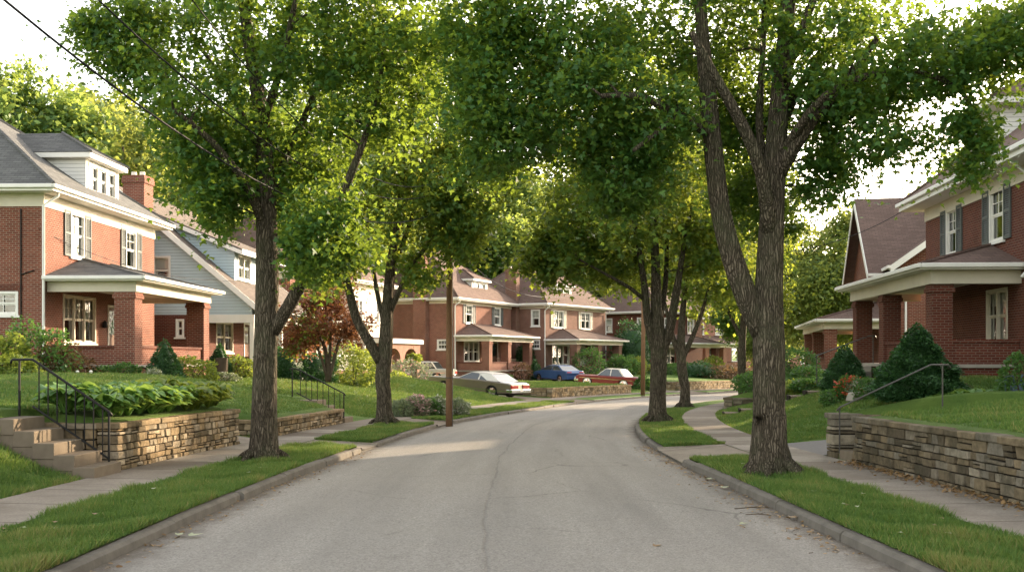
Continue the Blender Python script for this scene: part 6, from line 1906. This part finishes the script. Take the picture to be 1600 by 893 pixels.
def car(label, pos, rotz, pitch, paint, roofmat, L, W, outline, wheels, wr, gh, extras):
    """x forward (front at +x), outline: upper edge (x,z) from rear to front; gh: (xb0,xt0,xt1,xb1, z0,z1,ins)"""
    e = empty('parked_car', pos, rotz, label, 'car')
    e.rotation_euler = (0, -pitch, rotz)
    zb = wr * .78
    # closed side outline with wheel arches
    lo = []
    xs = sorted(wheels)
    lo.append((outline[0][0] + .05, zb + .08)); 
    for wx in xs:
        ar = wr * 1.16
        a0 = math.acos(min(1, (zb - wr) / ar * -1)) if abs(zb - wr) < ar else math.pi / 2
        st = math.asin((zb - wr) / ar)
        for k in range(11):
            a = math.pi - st - (math.pi - 2 * st) * k / 10
            lo.append((wx + ar * math.cos(a), wr + ar * math.sin(a)))
    lo.append((outline[-1][0] - .05, zb + .08))
    poly = outline + lo[::-1]
    n = len(poly); zm = .55
    mb = MB(); layers = []
    for yy, kz, kx in ((-.5, .80, .982), (-.485, .93, .992), (-.44, .985, 1), (-.33, 1.0, 1), (.33, 1, 1), (.44, .985, 1), (.485, .93, .992), (.5, .80, .982)):
        b = len(mb.v); layers.append(b)
        for (x, z) in poly: mb.v.append((x * kx, yy * W, zm + (z - zm) * (kz if z > zm else (1 - (1 - kz) * .45))))
    for a, b in zip(layers, layers[1:]):
        for i in range(n):
            j = (i + 1) % n; mb.f.append((a + i, a + j, b + j, b + i)); mb.var.append(.5)
    # side caps split into convex-ish strips is left to the tessellator
    mb.f.append(tuple(layers[0] + i for i in range(n))); mb.var.append(.5); mb.f.append(tuple(layers[-1] + i for i in range(n))[::-1]); mb.var.append(.5)
    mb.build('body', paint, e)
    inn = MB(); inn.box(outline[0][0] + .25, outline[-1][0] - .25, -W * .38, W * .38, zb - .05, .62); inn.build('underbody', M['dark'], e)
    xb0, xt0, xt1, xb1, z0, z1, ins = gh
    hw0, hw1 = W * .465, W * .465 - ins
    g_ = MB(); g_.hexa([(xb0, -hw0, z0), (xb1, -hw0, z0), (xb1, hw0, z0), (xb0, hw0, z0), (xt0, -hw1, z1), (xt1, -hw1, z1), (xt1, hw1, z1), (xt0, hw1, z1)])
    g_.build('window_glass', M['cglass'], e)
    r = MB(); rings = []
    for k, (dx, hz) in enumerate(((0.0, 0), (.05, .045), (.18, .07), (.5, .085), (.82, .07), (.95, .045), (1.0, 0))):
        x = xt0 - .04 + (xt1 - xt0 + .08) * dx
        rings.append([(x, y * (hw1 + .012), z1 + hz * q - .012) for y, q in ((-1, .0), (-.93, .6), (-.6, .95), (0, 1.05), (.6, .95), (.93, .6), (1, .0))])
    for a, b in zip(rings, rings[1:]):
        for i in range(6): r.poly([a[i], a[i + 1], b[i + 1], b[i]])
    r.poly(rings[0]); r.poly(rings[-1]); r.poly([rings[0][0], rings[0][-1], rings[-1][-1], rings[-1][0]])
    r.build('roof', roofmat, e, smooth=False, merge=True)
    pl = MB()
    for sy in (-1, 1):
        for (xa, xc, t) in [(xb0, xt0, extras.get('cp', .06)), (xb1, xt1, .035)] + [(q, q2, .035) for q, q2 in extras.get('bp', [])]:
            a, b = Vector((xa, sy * hw0 * 1.003, z0)), Vector((xc, sy * hw1 * 1.003, z1))
            sg = 1 if xa == xb0 else -1
            pl.hexa([a + Vector((0, -.012, 0)), a + Vector((sg * t * 2, -.012, 0)), a + Vector((sg * t * 2, .012, 0)), a + Vector((0, .012, 0)), b + Vector((0, -.012, 0)), b + Vector((sg * t * 2, -.012, 0)), b + Vector((sg * t * 2, .012, 0)), b + Vector((0, .012, 0))])
    pl.build('pillar', extras.get('pillmat', roofmat), e)
    for wx in wheels:
        for sy in (-1, 1):
            y = sy * (W / 2 - .14)
            w = MB(); w.lathe((wx, y, wr), [(wr * .55, -.11), (wr * .93, -.11), (wr, -.07), (wr, .07), (wr * .93, .11), (wr * .55, .11)], 24, 'y')
            wo = w.build('wheel', M['rubber'], e, smooth=False)
            hc = MB(); hc.lathe((wx, y + sy * .105, wr), [(wr * .66, -.02), (wr * .66, .012), (wr * .5, .02), (wr * .2, .035), (.01, .035)] if sy > 0 else [(.01, -.035), (wr * .2, -.035), (wr * .5, -.02), (wr * .66, -.012), (wr * .66, .02)], 20, 'y')
            hc.build('hubcap', extras.get('hub', M['chrome']), wo)
            if extras.get('whitewall'):
                ww = MB(); ww.lathe((wx, y + sy * .112, wr), [(wr * .88, -.004), (wr * .88, .004)], 24, 'y'); ww.build('whitewall', M['white'], wo)
    for (x0, sx) in ((outline[0][0], -1), (outline[-1][0], 1)):
        bz0, bz1 = extras.get('bump', (.40, .54))
        b = MB(); b.box(min(x0 + sx * .10, x0 - sx * .05), max(x0 + sx * .10, x0 - sx * .05), -W * .49, W * .49, bz0, bz1)
        b.box(min(x0 - sx * .05, x0 - sx * .28), max(x0 - sx * .05, x0 - sx * .28), -W * .505, -W * .48, bz0 + .01, bz1 - .01); b.box(min(x0 - sx * .05, x0 - sx * .28), max(x0 - sx * .05, x0 - sx * .28), W * .48, W * .505, bz0 + .01, bz1 - .01)
        b.build('bumper', extras.get('bmat', M['chrome']), e, bevel=.03)
    tz0, tz1 = extras.get('tail', (.58, .74))
    for sy in (-1, 1):
        t = MB(); w0, w1 = extras.get('tw', (.22, .46)); x0 = outline[0][0]
        ya, yb_ = sorted((sy * W * w0, sy * W * w1)); t.box(x0 - .035, x0 + .10, ya, yb_, tz0, tz1); t.build('tail_light', M['tail'], e, bevel=.015)
        t = MB(); x1 = outline[-1][0]; ya, yb_ = sorted((sy * W * .30, sy * W * .44)); t.box(x1 - .10, x1 + .03, ya, yb_, .56, .70); t.build('headlight', M['chrome'], e, bevel=.02)
    pt = MB(); x0 = outline[0][0]; pz = extras.get('plate', (.44, .56)); pt.box(x0 - .125, x0 - .112, -.16, .16, *pz); pt.build('number_plate', M['white'], e)
    tr = MB()
    for sy in (-1, 1):
        y = sy * W * .503; ya, yb_ = sorted((y, y - sy * .03))
        tz = extras.get('trim', .46); tr.box(outline[0][0] + .35 if not extras.get('trimx') else extras['trimx'][0], (outline[-1][0] - .35) if not extras.get('trimx') else extras['trimx'][1], ya, yb_, tz, tz + .035)
    tr.build('side_trim', M['chrome'], e)
    return e


def place_car(label, side, s, d, pitch, *a, yaw=0.0):
    p = P(side, s, d)
    x, tx, ty, nx, ny = frame_v(side, s)
    rz = math.atan2(float(ny), float(nx)) + yaw        # nose away from the street
    return car(label, (p.x, p.y, p.z + .02), rz, pitch, *a)


vinyl = m_plain('white_vinyl', (.45, .42, .37), .5)
coupe = [(-2.75, .55), (-2.72, .84), (-2.55, .90), (-1.5, .95), (-.9, .97), (.9, .965), (1.1, .95), (2.6, .90), (2.78, .84), (2.82, .55)]
gold = m_paint('gold_brown_paint', (.16, .135, .095), .25)
place_car('long gold-brown coupe with a white vinyl roof parked nose up the driveway', 'L', 61.6, 6.2, R(4.0), gold, vinyl, 5.2, 1.95, coupe, (-1.55, 1.75), .345,
          (-2.0, -1.3, .05, .85, .93, 1.29, .16), dict(cp=.42, pillmat=M['white'], bp=[(-.55, -.6)], trim=.42, tail=(.60, .78), tw=(.12, .47), bump=(.36, .56)), yaw=-R(16))
# pale vinyl rear roof half
fin = [(-2.55, .55), (-2.6, .88), (-2.45, .99), (-1.2, .97), (-.8, .95), (.8, .94), (1.0, .93), (2.3, .90), (2.5, .80), (2.55, .5)]
maroon = m_paint('maroon_paint', (.22, .022, .025))
cream_roof = m_paint('cream_roof_paint', (.72, .66, .56))
place_car('maroon nineteen-fifties style sedan with a cream roof and chrome bumpers', 'L', 84.6, 7.0, R(3.5), maroon, cream_roof, 5.1, 1.9, fin, (-1.45, 1.55), .36,
          (-1.55, -1.05, .15, .75, .94, 1.46, .17), dict(cp=.08, bp=[(-.3, -.3)], whitewall=True, trim=.66, tail=(.64, .84), tw=(.36, .47), bump=(.36, .56)))
sed60 = [(-2.35, .55), (-2.38, .86), (-2.2, .93), (-1.3, .95), (.9, .93), (2.1, .90), (2.3, .84), (2.34, .5)]
silver = m_paint('silver_green_paint', (.42, .46, .43), .2)
palegrey = m_paint('pale_roof_paint', (.62, .62, .58), .1)
pz = at(661, 604, 84.0)
car('pale silver-green sedan with thin pillars beside the arched porch', (pz.x, pz.y, max(pz.z, gz(pz.x, pz.y) + .02)), math.pi - R(14), R(0), silver, palegrey, 4.7, 1.8, sed60, (-1.35, 1.35), .33,
    (-1.35, -.95, .35, .8, .92, 1.42, .14), dict(cp=.05, bp=[(-.2, -.2)], trim=.62))
mod = [(-2.25, .5), (-2.3, .82), (-2.15, 1.0), (-1.6, 1.04), (1.0, .98), (1.7, .88), (2.2, .70), (2.3, .5)]
blue = m_paint('dark_blue_paint', (.04, .10, .24), .2)
bq = at(871, 586, 91); px_ = (bq.x, bq.y)
car('dark blue rounded sedan parked between the two mid-distance houses', (px_[0], px_[1], gz(*px_) + .02), math.pi - R(54), R(1.5), blue, blue, 4.6, 1.8, mod, (-1.35, 1.35), .33,
    (-1.75, -1.0, .35, 1.15, .99, 1.35, .2), dict(cp=.10, bp=[(-.25, -.25)], bmat=blue, bump=(.34, .58), trim=.3, tail=(.72, .92)))

# ---------------------------------------------------------------- poles and wires
p = P('L', 35.2, .42); p.x = -1.95
e = empty('utility_pole', (p.x, p.y, float(zr(35)) + .0), 0, 'tall brown wooden utility pole at the left kerb', 'utility pole')
mb = MB(); mb.tube([(0, 0, -.2), (0, 0, 2), (.02, 0, 5), (.03, 0, 8.2)], [.105, .10, .095, .085], 14); mb.build('pole', M['pole'], e, smooth=True)
mb = MB(); mb.box(-1.0, 1.0, -.17, -.08, 7.5, 7.62); ca = mb.build('crossarm', M['pole'], e, bevel=.01)
ins = MB()
for xx in (-.9, -.45, .45, .9): ins.lathe((xx, -.125, 7.62), [(.03, 0), (.05, .05), (.035, .1), (.05, .14)], 8)
ins.build('insulator', M['stucco'], ca)
mb = MB(); mb.lathe((0, 0, 1.5), [(.13, 0), (.13, .03)], 14); mb.tube([(.11, -.06, .0), (.115, -.06, 2.4), (.11, -.06, 6.8)], .014, 5); mb.build('ground_wire', M['steel'], e)
p = P('L', 74.8, .55)
e2 = empty('utility_pole', (p.x, p.y, p.z - .1), 0, 'slim reddish brown pole past the bend right of the maroon car', 'utility pole')
mb = MB(); mb.tube([(0, 0, 0), (.03, 0, 4), (.04, 0, 9)], [.15, .14, .12], 12); mb.build('pole', M['pole'], e2, smooth=True)
mb = MB(); mb.box(-.9, .9, -.18, -.08, 8.2, 8.32); mb.build('crossarm', M['pole'], e2)


def wire(label, pts, r=.012, n=24):
    """quadratic through three points"""
    a, b, c = [Vector(q) for q in pts]
    path = []
    tb = (b - a).length / ((b - a).length + (c - b).length)
    for i in range(n + 1):
        t = i / n
        l0 = (t - tb) * (t - 1) / (tb * 1.0); l1 = t * (t - 1) / (tb * (tb - 1)); l2 = t * (t - tb) / (1 - tb)
        path.append(a * l0 + b * l1 + c * l2)
    o = Vector(path[0]); mb = MB(); mb.tube([q - o for q in path], r, 6)
    w = mb.build('power_line', M['wire'], None, smooth=True); w.location = o
    return tag(w, label, 'cable', 'overhead cables')


top = Vector((-1.93, 35.2, 0))
wire('lowest and thickest overhead cable crossing the top left of the picture', [(-6.12, 4, 7.25), (-4.42, 16.7, 4.9), (-1.95, 35.1, 6.6)], .014, 30)
wire('middle overhead cable at the top left, running into the left maple', [(-5.95, 4, 8.31), (-4.33, 16.5, 5.61), (-1.9, 35.1, 7.2)], .012, 30)
wire('short upper overhead cable right of the other two at the top left', [(-5.13, 6, 9.28), (-3.97, 16.5, 6.26), (-1.9, 35.1, 7.6)], .010, 30)
wire('pale service cable from the pole to the arched house', [(-1.95, 35.2, 5.0), (-5.0, 52, 5.1), tuple(hp(A4, .5, -.2)) + (6.4,)], .014)
wire('cable from the pole across the mid-distance facades', [(-1.9, 35.3, 5.6), (3.0, 60, 5.2), (p.x, p.y, p.z + 8.1)], .012)
wire('service cable from the bend to the eave of the large right house', [(9.0, 52.0, 6.6), (12.0, 46, 6.35), tuple(hp(R1, -.3, -.75)) + (R1.location.z + 5.9,)], .012)
x1, y1 = hp(A, -.1, .1)
wire('thin cable drooping across the upper windows of the near left house', [(x1, y1, 6.2), tuple(hp(A, 5, -.5)) + (5.55,), tuple(hp(B, .9, -1.4)) + (5.6,)], .010)

# ---------------------------------------------------------------- small things by the porches
p = at(1590, 598, 26.2)
e = empty('gas_meter', (p.x, p.y, gz(p.x, p.y)), 0, 'small blue-grey gas meter on pipes below the right porch', 'gas meter')
mm = m_plain('blue_grey_metal', (.10, .14, .20), .45, .15, 8)
mb = MB(); mb.box(-.14, .14, -.1, .1, .28, .62); mb.lathe((0, -.12, .5), [(.1, 0), (.1, .03)], 14, 'y'); mb.build('meter_body', mm, e, bevel=.03)
mb = MB(); mb.tube([(-.28, 0, -.1), (-.28, 0, .75), (-.1, 0, .78), (-.08, 0, .6)], .022, 8); mb.tube([(.08, 0, .6), (.1, 0, .8), (.3, 0, .8), (.3, 0, -.1)], .022, 8); mb.build('pipe', mm, e, smooth=True)
p = at(345, 600, 42.5); e = empty('stump_planter', (p.x, p.y, gz(p.x, p.y) - .05), 0, 'weathered tree stump planter in front of the slim cone evergreen', 'planter')
mb = MB(); mb.tube([(0, 0, -.1), (0, 0, .25), (.03, 0, .6), (.02, 0, .85)], [.30, .22, .2, .22], 12, True, .1); mb.build('stump', M['bark_far'], e)
mb = MB(); mb.lathe((.02, 0, .85), [(.18, 0), (.17, .02)], 12); mb.build('soil', M['soil'], e)
for px, lab in ((121, 'left one of two short white garden path lights below the porch'), (142, 'right one of two short white garden path lights below the porch')):
    p = at(px, 600, 34.5); e = empty('garden_light', (p.x, p.y, gz(p.x, p.y)), 0, lab, 'garden light')
    mb = MB(); mb.tube([(0, 0, -.1), (0, 0, .2)], .015, 6); mb.build('stake', M['iron'], e)
    mb = MB(); mb.lathe((0, 0, .18), [(.04, 0), (.045, .12), (.06, .13), (.02, .17)], 10); mb.build('lamp_head', M['white'], e)
# wicker chairs on the mid-distance porch
for i, (xx, lab) in enumerate(((5.6, 'left one of two dark porch chairs at the mid-distance house'), (6.9, 'right one of two dark porch chairs at the mid-distance house'))):
    q = hp(E5, xx, -1.6); e = empty('porch_chair', (q[0], q[1], E5.location.z + .6), E5.rotation_euler.z, lab, 'chair')
    mb = MB(); mb.box(-.3, .3, -.3, .3, .38, .46); mb.build('seat', M['wood_door'], e, bevel=.01)
    mb = MB(); mb.hexa([(-.3, .26, .46), (.3, .26, .46), (.3, .32, .46), (-.3, .32, .46), (-.3, .36, 1.0), (.3, .36, 1.0), (.3, .42, 1.0), (-.3, .42, 1.0)]); mb.build('backrest', M['wood_door'], e, bevel=.01)
    for a in (-.27, .27):
        for b_ in (-.27, .27): mb = MB(); mb.tube([(a, b_, 0), (a, b_, .38)], .022, 6); mb.build('leg', M['wood_door'], e)
# stone edging by the right steps
q = at(1352, 607, 30.2)
e = empty('garden_stone', (q.x, q.y, gz(q.x, q.y)), .3, 'pale garden stones by the red flowers', 'stone')
mb = MB(); mb.hexa([(-.5, -.2, -.1), (.5, -.2, -.1), (.5, .2, -.1), (-.5, .2, -.1), (-.42, -.15, .15), (.44, -.16, .17), (.42, .16, .16), (-.44, .15, .14)]); mb.build('stone_block', M['concrete'], e, bevel=.04)
a = Vector((11.0, 36.0, 1.3)); 
q0 = hp(R1, 2.4, -3.6); q1 = hp(R1, 2.4, -2.5)
railing('dark handrail of the right porch steps behind the red flowers', (q1[0], q1[1], R1.location.z + 1.5), (q0[0] - .6, q0[1], R1.location.z + .85), R1.location.z + .5, R1.location.z - .1, 0, M['steel'])
st = empty('porch_steps', (hp(R1, 1.4, -2.4)[0], hp(R1, 1.4, -2.4)[1], R1.location.z - .05), R1.rotation_euler.z, 'grey steps up to the large right porch', 'steps')
for i in range(3):
    mb = MB(); mb.box(-1.0, 1.0, -.32 * (3 - i), -.02, -.2, .2 * (i + 1) - .02 * i); mb.build('step', M['concrete'], st, bevel=.01)

# ---------------------------------------------------------------- light, sky, camera
SUN_AZ = R(45)      # from +X towards +Y
SUN_EL = R(15)
sd = Vector((math.cos(SUN_AZ) * math.cos(SUN_EL), math.sin(SUN_AZ) * math.cos(SUN_EL), math.sin(SUN_EL)))
sun = bpy.data.lights.new('sun', 'SUN'); sun.energy = 2.4; sun.angle = R(.7); sun.color = (1.0, .78, .53)
so_ = bpy.data.objects.new('sun', sun); COL.objects.link(so_); so_.rotation_euler = (-sd).to_track_quat('-Z', 'Y').to_euler(); so_.location = (30, 20, 30)
w = bpy.data.worlds.new('World'); scene.world = w; w.use_nodes = True
nt = w.node_tree; bg = nt.nodes['Background']
sky = nt.nodes.new('ShaderNodeTexSky'); sky.sky_type = 'NISHITA'; sky.sun_disc = False
sky.sun_elevation = SUN_EL; sky.sun_rotation = math.pi / 2 - SUN_AZ
sky.air_density = 1.0; sky.dust_density = 2.0; sky.ozone_density = .6; sky.altitude = 200
hs = nt.nodes.new('ShaderNodeHueSaturation'); hs.inputs['Saturation'].default_value = .45
nt.links.new(sky.outputs[0], hs.inputs['Color'])
mx = nt.nodes.new('ShaderNodeMix'); mx.data_type = 'RGBA'; mx.blend_type = 'MULTIPLY'; mx.inputs[0].default_value = 1.0; mx.inputs[7].default_value = (1.06, .97, .855, 1)
nt.links.new(hs.outputs[0], mx.inputs[6]); nt.links.new(mx.outputs[2], bg.inputs['Color'])
bg.inputs['Strength'].default_value = .15
scene.view_settings.view_transform = 'Standard'; scene.view_settings.look = 'None'; scene.view_settings.gamma = 1.0
scene.view_settings.exposure = 2.46
cam = bpy.data.cameras.new('camera'); cam.lens = 36 * F / 1600; cam.sensor_width = 36; cam.clip_end = 3000; cam.clip_start = .1
cam.shift_y = (560 - 446.5) / 1600
co = bpy.data.objects.new('camera', cam); COL.objects.link(co); co.location = (0, 0, H); co.rotation_euler = (math.pi / 2, 0, 0); scene.camera = co
cy = scene.cycles
cy.max_bounces = 7; cy.diffuse_bounces = 4; cy.glossy_bounces = 3; cy.transmission_bounces = 3; cy.transparent_max_bounces = 8
cy.caustics_reflective = False; cy.caustics_refractive = False
cy.use_denoising = True
